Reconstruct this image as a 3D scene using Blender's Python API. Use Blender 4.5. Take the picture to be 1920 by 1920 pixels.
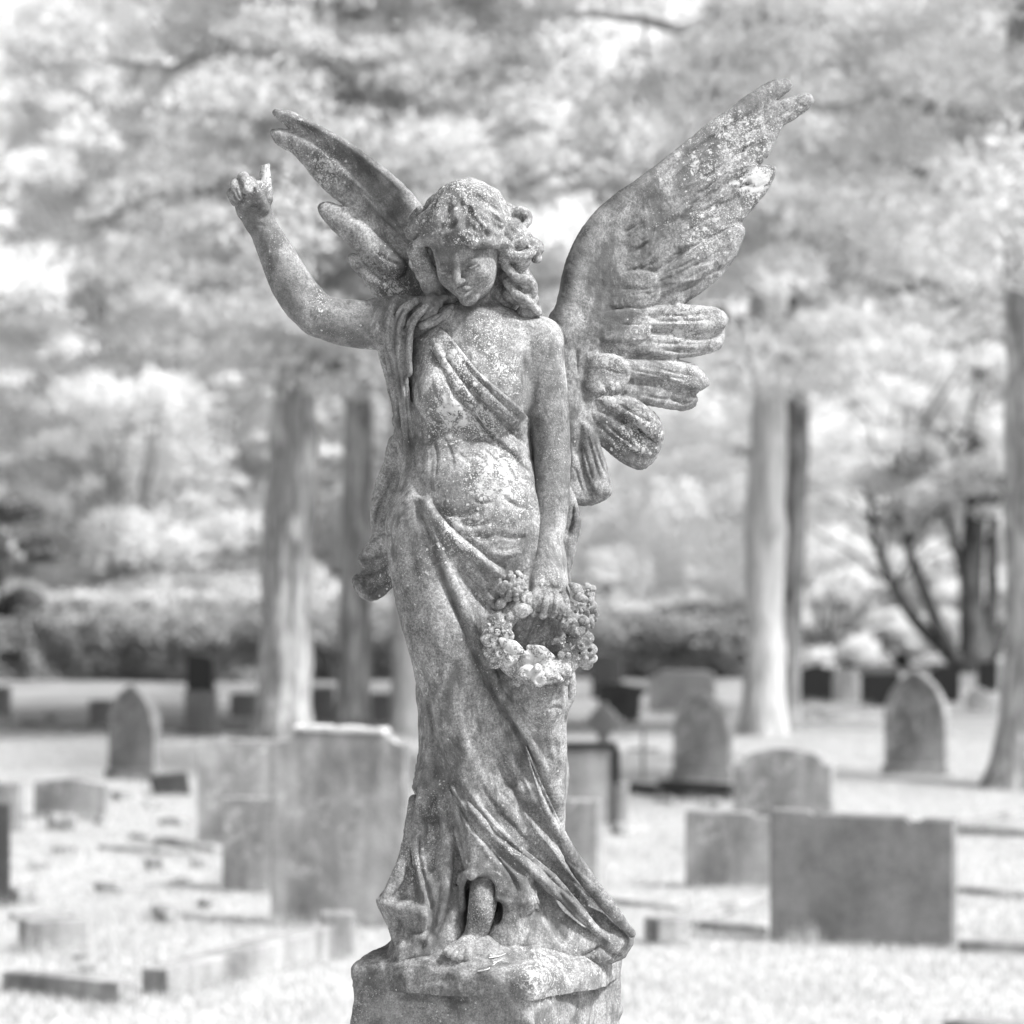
import bpy, bmesh, math, random
import numpy as np
from mathutils import Vector, Matrix, Euler

for o in list(bpy.data.objects):
    bpy.data.objects.remove(o, do_unlink=True)
SC = bpy.context.scene
COL = SC.collection
R = math.radians

# ------------------------------------------------------------------ camera
CAM_D = 6.0            # metres from the lens to the plane of the statue
CAM_H = 2.0            # lens height above the grass
HORIZON = 1020.0       # row of the photograph on which the horizon lies
cam_data = bpy.data.cameras.new('camera')
cam = bpy.data.objects.new('camera', cam_data)
COL.objects.link(cam)
cam.location = (0.0, -CAM_D, CAM_H)
cam.rotation_euler = (R(90), 0, 0)
cam_data.sensor_width = 36.0
cam_data.lens = 36.0 * 6000.0 / 1920.0
cam_data.shift_y = (HORIZON - 960.0) / 1920.0
cam_data.clip_start = 0.1
cam_data.clip_end = 2000.0
cam_data.dof.use_dof = True
cam_data.dof.focus_distance = CAM_D - 0.08
cam_data.dof.aperture_fstop = 4.0
cam_data.dof.aperture_blades = 9
SC.camera = cam

# ------------------------------------------------------------------ sky, sun, exposure
SUN_EL, SUN_AZ = 52.0, 116.0        # azimuth measured clockwise from +Y (away from the camera)
world = bpy.data.worlds.new("World")
SC.world = world
world.use_nodes = True
wn = world.node_tree.nodes; wl = world.node_tree.links
bg = wn['Background']
sky = wn.new('ShaderNodeTexSky'); sky.sky_type = 'NISHITA'; sky.sun_disc = False
sky.sun_elevation = R(SUN_EL); sky.sun_rotation = R(SUN_AZ)
sky.dust_density = 3.0
bw = wn.new('ShaderNodeRGBToBW')            # the photograph is monochrome
wl.new(sky.outputs[0], bw.inputs[0]); wl.new(bw.outputs[0], bg.inputs[0])
bg.inputs[1].default_value = 0.125
sd = bpy.data.lights.new('sun', 'SUN'); sd.energy = 3.3; sd.angle = R(7.0)
sd.color = (1, 1, 1)
sun = bpy.data.objects.new('sun', sd); COL.objects.link(sun)
_e, _a = R(SUN_EL), R(SUN_AZ)
_d = Vector((math.sin(_a) * math.cos(_e), math.cos(_a) * math.cos(_e), math.sin(_e)))
sun.rotation_euler = _d.to_track_quat('Z', 'Y').to_euler()
sun.location = _d * 30
SC.view_settings.view_transform = 'Standard'
SC.view_settings.look = 'None'
SC.view_settings.gamma = 1.0
SC.view_settings.exposure = 1.2
SC.cycles.use_denoising = True
SC.cycles.max_bounces = 8
SC.cycles.diffuse_bounces = 7
SC.cycles.transparent_max_bounces = 4

# ------------------------------------------------------------------ general helpers
def W(px, py, y=0.0):
    """photo pixel + depth in mm behind the statue plane -> world millimetres"""
    d = (6000.0 + y) / 6000.0
    return np.array([(px - 960.0) * d, y, 2000.0 + (HORIZON - py) * d])

def G(px, py):
    """photo pixel of a point on the flat grass -> world metres (x, y)"""
    dist = 6000.0 * CAM_H / (py - HORIZON)
    return (px - 960.0) / 6000.0 * dist, dist - CAM_D, 6000.0 / dist   # x, y, pixels per metre

def tag(o, label=None, cat=None, group=None, kind=None):
    if label: o['label'] = label
    if cat: o['category'] = cat
    if group: o['group'] = group
    if kind: o['kind'] = kind
    return o

def link(name, me, mat=None, parent=None):
    o = bpy.data.objects.new(name, me); COL.objects.link(o)
    if mat is not None and not me.materials: me.materials.append(mat)
    if parent is not None: o.parent = parent
    return o

def empty(name, loc, rz=0):
    o = bpy.data.objects.new(name, None); COL.objects.link(o)
    o.empty_display_size = 0.1
    o.location = loc; o.rotation_euler = (0, 0, rz)
    return o

def np_mesh(name, V, F, smooth=True, n=None):
    """V (k,3) F (m,n)"""
    me = bpy.data.meshes.new(name)
    F = np.asarray(F, dtype=np.int32); V = np.asarray(V, dtype=np.float32)
    k = F.shape[1]
    me.vertices.add(len(V)); me.vertices.foreach_set('co', V.ravel())
    me.loops.add(F.size); me.loops.foreach_set('vertex_index', F.ravel())
    me.polygons.add(len(F))
    me.polygons.foreach_set('loop_start', np.arange(0, F.size, k, dtype=np.int32))
    me.polygons.foreach_set('loop_total', np.full(len(F), k, dtype=np.int32))
    me.polygons.foreach_set('use_smooth', np.full(len(F), smooth, dtype=bool))
    me.update(calc_edges=True)
    return me

# ------------------------------------------------------------------ material helpers
class NT:
    def __init__(s, name):
        s.m = bpy.data.materials.new(name); s.m.use_nodes = True
        s.t = s.m.node_tree; s.n = s.t.nodes; s.l = s.t.links
        s.b = s.n['Principled BSDF']
        s.co = s.n.new('ShaderNodeTexCoord').outputs['Object']
    def lk(s, a, b): s.l.new(a, b)
    def noise(s, scale, detail=4, rough=0.55, dist=0.0, co=None):
        q = s.n.new('ShaderNodeTexNoise'); q.inputs['Scale'].default_value = scale
        q.inputs['Detail'].default_value = detail; q.inputs['Roughness'].default_value = rough
        q.inputs['Distortion'].default_value = dist
        s.lk(co or s.co, q.inputs['Vector']); return q.outputs['Fac']
    def vor(s, scale, feature='F1', rand=1.0, co=None, out='Distance'):
        q = s.n.new('ShaderNodeTexVoronoi'); q.feature = feature
        q.inputs['Scale'].default_value = scale; q.inputs['Randomness'].default_value = rand
        s.lk(co or s.co, q.inputs['Vector']); return q.outputs[out]
    def ramp(s, x, a, b, va=0.0, vb=1.0):
        q = s.n.new('ShaderNodeMapRange'); q.interpolation_type = 'SMOOTHSTEP'
        s.lk(x, q.inputs[0])
        for i, v in enumerate((a, b, va, vb)): q.inputs[1 + i].default_value = v
        return q.outputs[0]
    def math(s, op, a, b=None, c=None):
        q = s.n.new('ShaderNodeMath'); q.operation = op
        for i, v in enumerate((a, b, c)):
            if v is None: continue
            if isinstance(v, (int, float)): q.inputs[i].default_value = v
            else: s.lk(v, q.inputs[i])
        return q.outputs[0]
    def mix(s, f, a, b):
        """a*(1-f)+b*f for scalars"""
        q = s.n.new('ShaderNodeMix'); q.data_type = 'FLOAT'; q.clamp_factor = True
        for i, v in ((0, f), (2, a), (3, b)):
            if isinstance(v, (int, float)): q.inputs[i].default_value = v
            else: s.lk(v, q.inputs[i])
        return q.outputs[0]
    def scaled(s, v):
        q = s.n.new('ShaderNodeMapping'); q.inputs['Scale'].default_value = v
        s.lk(s.co, q.inputs['Vector']); return q.outputs[0]
    def attr(s, name):
        q = s.n.new('ShaderNodeAttribute'); q.attribute_name = name; return q.outputs['Fac']
    def grey(s, v):
        q = s.n.new('ShaderNodeCombineColor')
        for i in range(3): s.lk(v, q.inputs[i])
        s.lk(q.outputs[0], s.b.inputs['Base Color'])
    def bump(s, h, strength, dist, prev=None):
        q = s.n.new('ShaderNodeBump'); q.inputs['Strength'].default_value = strength
        q.inputs['Distance'].default_value = dist
        s.lk(h, q.inputs['Height'])
        if prev is not None: s.lk(prev, q.inputs['Normal'])
        s.lk(q.outputs[0], s.b.inputs['Normal']); return q.outputs[0]
    def done(s, rough=0.9, spec=0.2):
        s.b.inputs['Roughness'].default_value = rough
        s.b.inputs['Specular IOR Level'].default_value = spec
        return s.m

_rng = np.random.RandomState(7)
_PT = _rng.permutation(512); _PT = np.concatenate([_PT, _PT, _PT[:4]])
_PG = _rng.rand(1028) * 2 - 1
def vnoise(P, sc):
    """value noise on points (n,3)"""
    q = P / sc; i = np.floor(q).astype(int); f = q - i; f = f * f * (3 - 2 * f); i &= 511
    def h(a, b, c): return _PG[_PT[(_PT[(_PT[(i[:, 0] + a) & 511] + i[:, 1] + b) & 511] + i[:, 2] + c) & 511]]
    r = 0
    for a in (0, 1):
        for b in (0, 1):
            for c in (0, 1):
                r = r + h(a, b, c) * (f[:, 0] if a else 1 - f[:, 0]) * (f[:, 1] if b else 1 - f[:, 1]) * (f[:, 2] if c else 1 - f[:, 2])
    return r


def smooth_path(pts, n=6, closed=False):
    """Catmull-Rom through the points"""
    P = np.asarray(pts, dtype=float)
    if closed: Q = np.vstack([P[-1], P, P[0], P[1]])
    else: Q = np.vstack([2 * P[0] - P[1], P, 2 * P[-1] - P[-2]])
    out = []
    for i in range(1, len(Q) - 2):
        p0, p1, p2, p3 = Q[i - 1], Q[i], Q[i + 1], Q[i + 2]
        for t in np.arange(n) / n:
            out.append(0.5 * ((2 * p1) + (-p0 + p2) * t + (2 * p0 - 5 * p1 + 4 * p2 - p3) * t * t + (-p0 + 3 * p1 - 3 * p2 + p3) * t ** 3))
    if not closed: out.append(Q[-2])
    return np.array(out)

# ==================================================================
#  GROUND, GRASS, TREES, HEDGE
# ==================================================================
RN = np.random.RandomState(3)
# ---- materials of the setting (infrared picture: living leaves and grass are nearly white)
t = NT('infrared_grass_ground')
c = t.math('MULTIPLY_ADD', t.noise(0.8, 5, 0.6), 0.05, 0.47)
c = t.math('MULTIPLY', c, t.ramp(t.noise(14, 6, 0.7), 0.25, 0.7, 0.90, 1.04))
# tree shade painted into the ground colour, mottled, from the pines backwards
shade_mottle = t.ramp(t.noise(0.35, 5, 0.65, 0.5), 0.42, 0.6)
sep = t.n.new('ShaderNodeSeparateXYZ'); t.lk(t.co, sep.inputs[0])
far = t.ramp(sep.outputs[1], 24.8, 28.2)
c = t.mix(t.math('MULTIPLY', t.math('MULTIPLY_ADD', shade_mottle, 0.25, 0.72), far), c, 0.15)
t.grey(c); t.bump(t.noise(60, 4, 0.7), 0.5, 0.03)
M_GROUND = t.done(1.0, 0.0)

def leaf_mat(name, alb, var=0.25, trans=0.35, sc=1.3):
    t = NT(name); n = t.noise(sc, 3, 0.6); n2 = t.noise(9, 2, 0.6)
    c = t.math('MULTIPLY', t.ramp(n, 0.3, 0.7, alb * (1 - var), alb), t.ramp(n2, 0.3, 0.7, 0.85, 1.08))
    cc = t.n.new('ShaderNodeCombineColor')
    for i in range(3): t.lk(c, cc.inputs[i])
    d = t.n.new('ShaderNodeBsdfDiffuse'); tr = t.n.new('ShaderNodeBsdfTranslucent'); mx = t.n.new('ShaderNodeMixShader')
    t.lk(cc.outputs[0], d.inputs[0]); t.lk(cc.outputs[0], tr.inputs[0]); mx.inputs[0].default_value = trans
    t.lk(d.outputs[0], mx.inputs[1]); t.lk(tr.outputs[0], mx.inputs[2]); t.lk(mx.outputs[0], t.n['Material Output'].inputs[0])
    return t.m
M_BLADE = leaf_mat('infrared_grass_blades', 0.62, 0.05, 0.5)
M_LEAF = leaf_mat('infrared_broad_leaves', 0.85, 0.08, 0.52, 0.5)
M_NEEDLE = leaf_mat('infrared_pine_needles', 0.74, 0.2, 0.45)
M_YEW_SHADE = leaf_mat('infrared_yew_needles_shaded', 0.22, 0.3, 0.1)  # low leaf tone carries the shadow lying on the bush
M_HEDGE_SHADE = leaf_mat('infrared_hedge_leaves_shaded', 0.36, 0.3, 0.2)  # darker leaf colour stands for the shade on the hedge front
M_HEDGE_LIT = leaf_mat('infrared_hedge_leaves_sunlit', 0.62, 0.15, 0.3)  # lighter hedge leaf colour for the sunlit band behind the shaded front
def bark_mat(name, base, sc=1.0):
    t = NT(name)
    co = t.scaled((1, 1, 0.16)); n = t.noise(7 * sc, 6, 0.65, 0.8, co); n2 = t.noise(22 * sc, 5, 0.7, 0.4, co)
    c = t.math('MULTIPLY', t.ramp(n, 0.41, 0.58, base * (0.85 if base > 0.39 else 0.58), base * 1.15), t.ramp(n2, 0.35, 0.62, 0.6 if base < 0.39 else 0.85, 1.2)); t.grey(c)
    t.bump(t.math('ADD', n, t.math('MULTIPLY', n2, 0.5)), 0.9, 0.06); return t.done(0.95, 0.1)
M_BARK = bark_mat('pale_pine_bark', 0.385); M_BARK_D = bark_mat('dark_bark', 0.11); M_BARK_M = bark_mat('grey_bark', 0.24); M_BARK_L = bark_mat('light_bark', 0.40)  # M_BARK_D is simply the darkest of the bark greys

# ---- ground
V = []; F = []
xs = np.concatenate([np.linspace(-300, -30, 8), np.linspace(-24, 24, 97), np.linspace(30, 300, 8)]); ys = np.concatenate([np.linspace(-80, -4, 5), np.linspace(0, 60, 121), np.linspace(70, 600, 12)])
X, Y = np.meshgrid(xs, ys, indexing='ij'); P = np.stack([X.ravel(), Y.ravel(), 0 * X.ravel()], 1)
def ground_z(x, y):
    p = np.stack([np.ravel(x), np.ravel(y), np.zeros(np.size(x))], 1)
    return (vnoise(p, 2.3) * 0.018 + vnoise(p + 40, 0.9) * 0.010).reshape(np.shape(x)) - 0.012
P[:, 2] = np.where((np.abs(P[:, 0]) < 25) & (P[:, 1] > -1) & (P[:, 1] < 61), ground_z(P[:, 0], P[:, 1]), -0.012)
nx, ny = len(xs), len(ys); I = np.arange(nx * ny).reshape(nx, ny)
F = np.stack([I[:-1, :-1].ravel(), I[1:, :-1].ravel(), I[1:, 1:].ravel(), I[:-1, 1:].ravel()], 1)
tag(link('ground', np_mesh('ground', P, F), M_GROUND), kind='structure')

def blades(x, y, h, w, lean=0.45, z0=None):
    n = len(x); a = RN.uniform(0, 6.283, n); ca, sa = np.cos(a), np.sin(a)
    z = ground_z(x, y) if z0 is None else z0
    la = RN.uniform(0, 6.283, n); ll = h * RN.uniform(0, lean, n)
    A = np.stack([x - ca * w, y - sa * w, z - 0.01], 1); B = np.stack([x + ca * w, y + sa * w, z - 0.01], 1)
    C = np.stack([x + np.cos(la) * ll, y + np.sin(la) * ll, z + h], 1)
    return np.stack([A, B, C], 1).reshape(-1, 3), np.arange(3 * n).reshape(-1, 3)
def scatter(n):
    # even on the ground inside the view
    d = np.sqrt(RN.uniform(12.5 ** 2, 34 ** 2, n)); u = RN.uniform(-1.2, 1.2, n) * 0.16
    return u * d, d - CAM_D
x, y = scatter(420000)
pn = vnoise(np.stack([x, y, 0 * x], 1), 0.7)
hh = 0.026 + 0.02 * RN.rand(len(x)) + 0.03 * np.clip(pn, 0, 1)
V, F = blades(x, y, hh * 0.8, 0.005 + 0.004 * RN.rand(len(x)), 1.1)
tag(link('grass', np_mesh('grass', V, F, False), M_BLADE), 'pale mown grass between the graves', 'grass', kind='stuff')
TUFTS = []
def tufts_along(x0, y0, x1, y1, h=0.11, n=None, spread=0.05):
    L = math.hypot(x1 - x0, y1 - y0); n = n or int(L * 420)
    s = RN.rand(n); clump = 0.45 + 0.9 * np.clip(vnoise(np.stack([s * L * 6, s * 0 + x0 * 7, s * 0], 1), 1.0) + 0.3, 0, 1)
    x = x0 + (x1 - x0) * s + RN.normal(0, spread, n); y = y0 + (y1 - y0) * s - np.abs(RN.normal(0, spread, n))
    TUFTS.append(blades(x, y, h * clump * RN.uniform(0.4, 1.2, n), 0.003 + 0.002 * RN.rand(n), 0.5))

# ---- leaves
def leaves(C, size, flat=0.5, thin=0.55):
    """one leaf-sized rhombus at each centre, mostly lying flat"""
    n = len(C); a = RN.uniform(0, 6.283, n); d = np.stack([np.cos(a), np.sin(a), RN.normal(0, flat, n)], 1)
    nrm = RN.normal(0, 1, (n, 3)) * np.array([flat, flat, 1]) + np.array([0, 0, 0.25])
    d /= np.linalg.norm(d, axis=1)[:, None]; s = np.cross(nrm, d); s /= np.linalg.norm(s, axis=1)[:, None] + 1e-9
    L = (size * RN.uniform(0.6, 1.25, n))[:, None] if np.ndim(size) == 0 else (size * RN.uniform(0.6, 1.25, n))[:, None]
    V = np.stack([C - d * L, C + s * L * thin, C + d * L, C - s * L * thin], 1).reshape(-1, 3)
    return V, np.arange(4 * n).reshape(-1, 4)
def bough_points(cen, rad, n):
    """points in the outer, mostly upper skin of lumpy ellipsoids. cen (m,3) rad (m,3)"""
    m = len(cen); w = (rad[:, 0] * rad[:, 1]); w = w / w.sum(); k = RN.choice(m, n, p=w)
    v = RN.normal(0, 1, (n, 3)); v /= np.linalg.norm(v, axis=1)[:, None]; v[:, 2] = np.where(v[:, 2] < -0.25, -v[:, 2], v[:, 2])
    r = 1 - np.abs(RN.normal(0, 0.30, n)) + 0.25 * vnoise(v * 3 + k[:, None] * 3.7, 1.0)
    return cen[k] + v * r[:, None] * rad[k]
def tubes(paths):
    """paths: list of (points (n,3), radii (n)) -> one mesh of tapering tubes"""
    VV, FF, off = [], [], 0
    for P, rr in paths:
        P = np.asarray(P, float); n = len(P); T = np.gradient(P, axis=0); T /= np.linalg.norm(T, axis=1)[:, None] + 1e-9
        up = np.where(np.abs(T[:, 2:3]) > 0.9, np.array([[1.0, 0, 0]]), np.array([[0, 0, 1.0]]))
        A = np.cross(T, up); A /= np.linalg.norm(A, axis=1)[:, None]; B = np.cross(T, A); k = 10
        if n > 12: k = 22
        th = np.linspace(0, 2 * np.pi, k, endpoint=False)
        ring = P[:, None] + (np.asarray(rr)[:, None, None]) * (np.cos(th)[None, :, None] * A[:, None] + np.sin(th)[None, :, None] * B[:, None])
        if n > 12:
            q = ring.reshape(-1, 3) * np.array([1, 1, 0.25]); nn = (ring - P[:, None]).reshape(-1, 3)
            ring = (ring.reshape(-1, 3) + nn * (vnoise(q + 11, 0.11) * 0.16 + vnoise(q + 31, 0.05) * 0.10)[:, None]).reshape(ring.shape)
        VV.append(ring.reshape(-1, 3)); I = np.arange(n * k).reshape(n, k) + off
        FF.append(np.stack([I[:-1].ravel(), np.roll(I, -1, 1)[:-1].ravel(), np.roll(I, -1, 1)[1:].ravel(), I[1:].ravel()], 1)); off += n * k
    return np.vstack(VV), np.vstack(FF)

def curved(a, b, sag, n=6, jit=0.08):
    a, b = np.array(a, float), np.array(b, float); s = np.linspace(0, 1, n)[:, None]
    P = a + (b - a) * s; P[:, 2] += sag * np.sin(np.pi * s[:, 0]); L = np.linalg.norm(b - a)
    P[1:-1] += RN.normal(0, jit * L * 0.3, (n - 2, 3)); return P

def broadleaf(height, rad, low, nb, nleaf, lsize, trunk_r=0.25, lean=0.0):
    """returns wood paths and leaf mesh of a bushy broad-leaved tree standing at the origin"""
    paths = []; zz = np.linspace(0, height * 0.8, 8)
    paths.append((np.stack([lean * zz + RN.normal(0, 0.05, 8), RN.normal(0, 0.05, 8), zz], 1), np.linspace(trunk_r, trunk_r * 0.3, 8)))
    cen = []; rd = []
    for i in range(nb):
        u = (i + RN.rand()) / nb; z = low + (height - low) * u; prof = math.sqrt(max(0.05, 1 - (2 * (u ** 0.8) - 0.9) ** 2 * 0.8)) * rad
        a = i * 2.399963 + RN.normal(0, 0.3); q = prof * RN.uniform(0.35, 1.0)
        c = np.array([math.cos(a) * q + lean * z, math.sin(a) * q, z]); s = (0.32 + 1.3 * RN.rand() ** 1.8) * rad * 0.18
        cen.append(c); rd.append((s * RN.uniform(0.9, 1.4), s * RN.uniform(0.9, 1.4), s * RN.uniform(0.6, 0.95)))
        if i % 5 == 0:
            z0 = max(0.6, z - q * 0.8) * 0.8; paths.append((curved((lean * z0, 0, z0), c, 0.2), np.linspace(trunk_r * 0.35, 0.02, 6)))
    C = bough_points(np.array(cen), np.array(rd), nleaf)
    return tubes(paths), leaves(C, lsize, 0.6)

def place(kind, wood, crown, mat_w, mat_l, loc, rz, label, group, cat='tree', sc=1.0):
    o = empty(kind, loc, rz); o.scale = (sc, sc, sc); tag(o, label, cat, group)
    if wood is not None: link('trunk', wood, mat_w, o)
    if crown is not None: link('crown', crown, mat_l, o)
    return o

# far wood: a solid belt of trees that reads as one mass
nC = 420; cx = RN.uniform(-66, 66, nC); cen = np.stack([cx, 86 + RN.uniform(-4, 8, nC), RN.uniform(1, 27, nC)], 1); rad_ = np.stack([RN.uniform(1.4, 3.2, nC), RN.uniform(1.2, 2.4, nC), RN.uniform(1.0, 2.1, nC)], 1)
V, F = leaves(bough_points(cen, rad_, 290000), 0.2, 0.6)
tag(link('foliage', np_mesh('foliage', V, F, False), M_LEAF), 'pale mass of distant woodland filling the view behind everything', 'woodland', kind='stuff')

protos = []
for (hgt, rd_, low, nb, nl, ls) in [(14.0, 4.6, 0.3, 300, 76000, 0.08), (12.0, 4.2, 0.3, 250, 68000, 0.075), (16.5, 5.2, 0.5, 330, 80000, 0.085)]:
    (wv, wf), (lv, lf) = broadleaf(hgt, rd_, low, nb, nl, ls)
    protos.append((np_mesh('trunk', wv, wf), np_mesh('crown', lv, lf, False)))
BT = [(0, -12.3, 52, 0.4, 1.0), (1, -6.6, 56, 2.0, 1.0), (2, -1.2, 61, 1.0, 1.0), (1, 5.0, 67, 4.0, 1.1), (0, 9.4, 68, 3.0, 1.1), (2, 15.0, 70, 5.0, 1.0), (2, -15.5, 66, 2.6, 1.05), (0, -4.8, 72, 5.5, 1.25), (1, 1.6, 74, 0.2, 1.5), (2, 9.8, 75, 3.3, 1.15), (0, -10.2, 76, 1.1, 1.3), (1, -20.5, 57, 4.4, 1.1), (2, -28, 62, 0.7, 1.1), (0, 22.5, 62, 2.2, 1.1)]
for i, (k, x, d, rz, s) in enumerate(BT):
    front = d < 65
    place('broadleaf_tree', protos[k][0], protos[k][1], M_BARK_L, M_LEAF, (x, d - CAM_D, -0.02), rz,
          'bushy pale-leaved tree ' + ['at the far left edge behind the hedge', 'behind the hedge on the left, above the dark upright gravestone', 'behind the hedge directly behind the angel', 'behind the hedge just right of the angel below the large wing', 'behind the two slender trunks on the right', 'at the far right edge behind the many-stemmed tree',
          'in the second row, furthest to the left', 'in the second row above the raised hand', 'in the second row above the head of the angel', 'in the second row beyond the tip of the large wing', 'in the second row between the leftmost trees', 'standing well out to the left, past the dark yew bush', 'farthest out on the left side of the wood', 'standing well out to the right, past the flaring pine'][i], 'broad-leaved trees beyond the hedge', sc=s)

# pines whose trunks rise between the graves
def pine(trunk_pts, r0, r1, low, top, reach, nbr, ncl, nleaf, seed, flare=1.35):
    global RN
    keep = RN; RN = np.random.RandomState(seed)
    P = smooth_path(trunk_pts, 8); n = len(P); s = P[:, 2] / P[-1, 2]
    rr = r0 + (r1 - r0) * s; rr = rr * (1 + (flare - 1) * np.exp(-P[:, 2] / 0.3))
    paths = [(P, rr)]; cen = []; rd = []
    for i in range(nbr):
        z = low + (top - low) * (i + RN.rand() * 0.6) / nbr; a = i * 2.4 + RN.normal(0, 0.3)
        x0, y0 = np.interp(z, P[:, 2], P[:, 0]), np.interp(z, P[:, 2], P[:, 1]); L = reach * RN.uniform(0.6, 1.1) * (1 - 0.45 * (z - low) / (top - low))
        tip = (x0 + math.cos(a) * L, y0 + math.sin(a) * L, z + RN.uniform(-0.5, 0.9)); B = curved((x0, y0, z), tip, RN.uniform(-0.3, 0.4), 8, 0.12)
        paths.append((B, np.linspace(0.075, 0.02, 8)))
        for j in range(ncl):
            t_ = RN.uniform(0.35, 1.05); c = B[0] + (B[-1] - B[0]) * t_ + RN.normal(0, 0.34, 3) * np.array([1, 1, 0.6]); cen.append(c); q = RN.uniform(0.28, 0.62); rd.append((q, q, q * 0.85))
            if j % 2 == 0: paths.append((curved(B[int(min(7, t_ * 7))], c, 0.05, 4, 0.2), np.linspace(0.025, 0.006, 4)))
    for j in range(84):                    # dense leafy sprays close round the stem
        z = low - 0.5 + RN.rand() ** 1.3 * 5.2; a = RN.uniform(0, 6.283) if j % 3 else RN.uniform(-2.4, -0.7); q = RN.uniform(0.25, 1.7)
        cen.append((np.interp(z, P[:, 2], P[:, 0]) + q * math.cos(a), q * math.sin(a) - 0.2, z + 0.15 * q)); w = RN.uniform(0.25, 0.5); rd.append((w * 1.3, w, w * 0.7))
    C = bough_points(np.array(cen), np.array(rd), int(nleaf * 2.0)); V, F = leaves(C, 0.058, 0.9, 0.4)
    w_ = tubes(paths); RN = keep
    return np_mesh('trunk', *w_), np_mesh('crown', V, F, False)
def at(px, py):  x, y, k = G(px, py); return (x, y, -0.02), k
PIN = [('rugged pine with a thick ridged grey trunk behind the big lichen-topped gravestone', (528, 1388), [(0, 0, 0), (0.03, 0, 1.2), (0.12, 0, 3.4), (0.16, 0.05, 6), (0.2, 0, 9), (0.3, 0, 13)], 0.265, 0.20, 3.9, 13, 3.0, 26, 7, 21000, M_BARK, 1),
       ('pine with a ridged trunk close beside the image-left side of the angel', (662, 1372), [(0, 0, 0), (0.03, 0, 1.5), (0.05, 0, 3.4), (0.0, 0, 7), (0.2, 0, 12)], 0.17, 0.13, 4.1, 12, 2.6, 20, 6, 13000, M_BARK, 2),
       ('slim pale-barked tree partly hidden behind the skirt of the angel', (762, 1376), [(0, 0, 0), (-0.02, 0, 2), (-0.1, 0, 6), (0, 0, 11)], 0.145, 0.11, 3.9, 11, 2.4, 16, 6, 10000, M_BARK_L, 3),
       ('tall pine with a smooth pale trunk behind the leaning pointed gravestone', (1430, 1380), [(0, 0, 0), (0.02, 0, 1.4), (0.05, 0, 4), (0.0, 0, 8), (0.2, 0, 13)], 0.21, 0.14, 3.95, 13, 3.2, 26, 7, 20000, M_BARK_L, 4),
       ('thinner dark-trunked pine pressed against the smooth pale trunk', (1478, 1366), [(0, 0, 0), (0.02, 0, 1.0), (0.10, 0, 3), (0.13, 0, 5), (0.35, 0, 11)], 0.125, 0.115, 4.05, 11.5, 3.0, 20, 6, 14000, M_BARK_M, 5),
       ('large pine with a flaring ridged trunk cut by the right edge of the photo', (1926, 1476), [(0, 0, 0), (0.03, 0, 0.8), (0.08, 0, 1.8), (0.06, 0, 3.0), (0.05, 0, 5), (0.2, 0, 11)], 0.25, 0.21, 4.4, 11, 3.0, 24, 7, 18000, M_BARK, 6)]
for lab, (px_, py_), tp, r0, r1, low, top, reach, nbr, ncl, nl, mw, sd_ in PIN:
    loc, k = at(px_, py_)
    wm, cm = pine(tp, r0, r1, low, top, reach, nbr, ncl, nl, sd_, 1.65 if sd_ == 6 else 1.3)
    place('pine_tree', wm, cm, mw, M_NEEDLE, loc, 0, lab, 'pines among the graves')

# dark many-stemmed tree on the right
loc, k = at(1822, 1262)
S7 = [((0, 0, 0), (0.02, 0, 0.5), (-0.02, 0, 1.3), (0.06, 0, 2.6), (0.12, 0, 4.2), (0.15, 0, 6.5)), ((-0.1, 0, 0), (-0.5, 0, 0.45), (-1.0, 0.1, 1.0), (-1.42, 0.1, 1.9), (-1.6, 0, 2.8)), ((-0.08, 0, 0), (-0.4, -0.1, 0.5), (-0.72, -0.1, 1.2), (-1.05, 0, 2.2), (-1.2, 0, 3.2)),
      ((0.06, 0, 0.1), (0.3, 0, 0.9), (0.32, 0, 1.6), (0.36, 0, 2.6), (0.55, 0, 3.6)), ((0.12, 0, 0.2), (0.5, 0, 0.7), (0.86, 0, 1.3), (1.1, 0, 2.2), (1.5, 0.1, 3.4)), ((0.0, 0, 1.2), (-0.2, 0, 1.8), (-0.4, 0, 2.6), (-0.5, 0, 3.4)), ((0.05, 0, 2.3), (0.4, 0, 2.8), (0.55, 0, 3.3), (0.95, 0, 3.9))]
R7 = [(0.24, 0.14), (0.13, 0.05), (0.14, 0.05), (0.13, 0.06), (0.12, 0.05), (0.09, 0.04), (0.10, 0.04)]
paths = []; cen = []; rd = []
for s, (a, b_) in zip(S7, R7):
    Pp = smooth_path(s, 5); paths.append((Pp, np.linspace(a, b_ * 0.7, len(Pp))))
    for j in range(13):
        base = Pp[int(len(Pp) * RN.uniform(0.62, 1)) - 1]; c = base + RN.normal(0, 0.85, 3) * np.array([1, 0.8, 0.8]) + np.array([0, 0, 0.7]); c[2] = max(c[2], RN.uniform(1.9, 3.1))
        cen.append(c); q = RN.uniform(0.2, 0.5); rd.append((q * 1.2, q * 1.1, q * 0.8)); paths.append((curved(base, c, 0.1, 4, 0.2), np.linspace(0.03, 0.008, 4)))
V, F = leaves(bough_points(np.array(cen), np.array(rd), 26000), 0.06, 0.6); wv, wf = tubes(paths)
place('spreading_tree', np_mesh('trunk', wv, wf), np_mesh('crown', V, F, False), M_BARK_D, M_LEAF, loc, 0, 'dark many-stemmed tree fanning out from one foot on the right', None)

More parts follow.
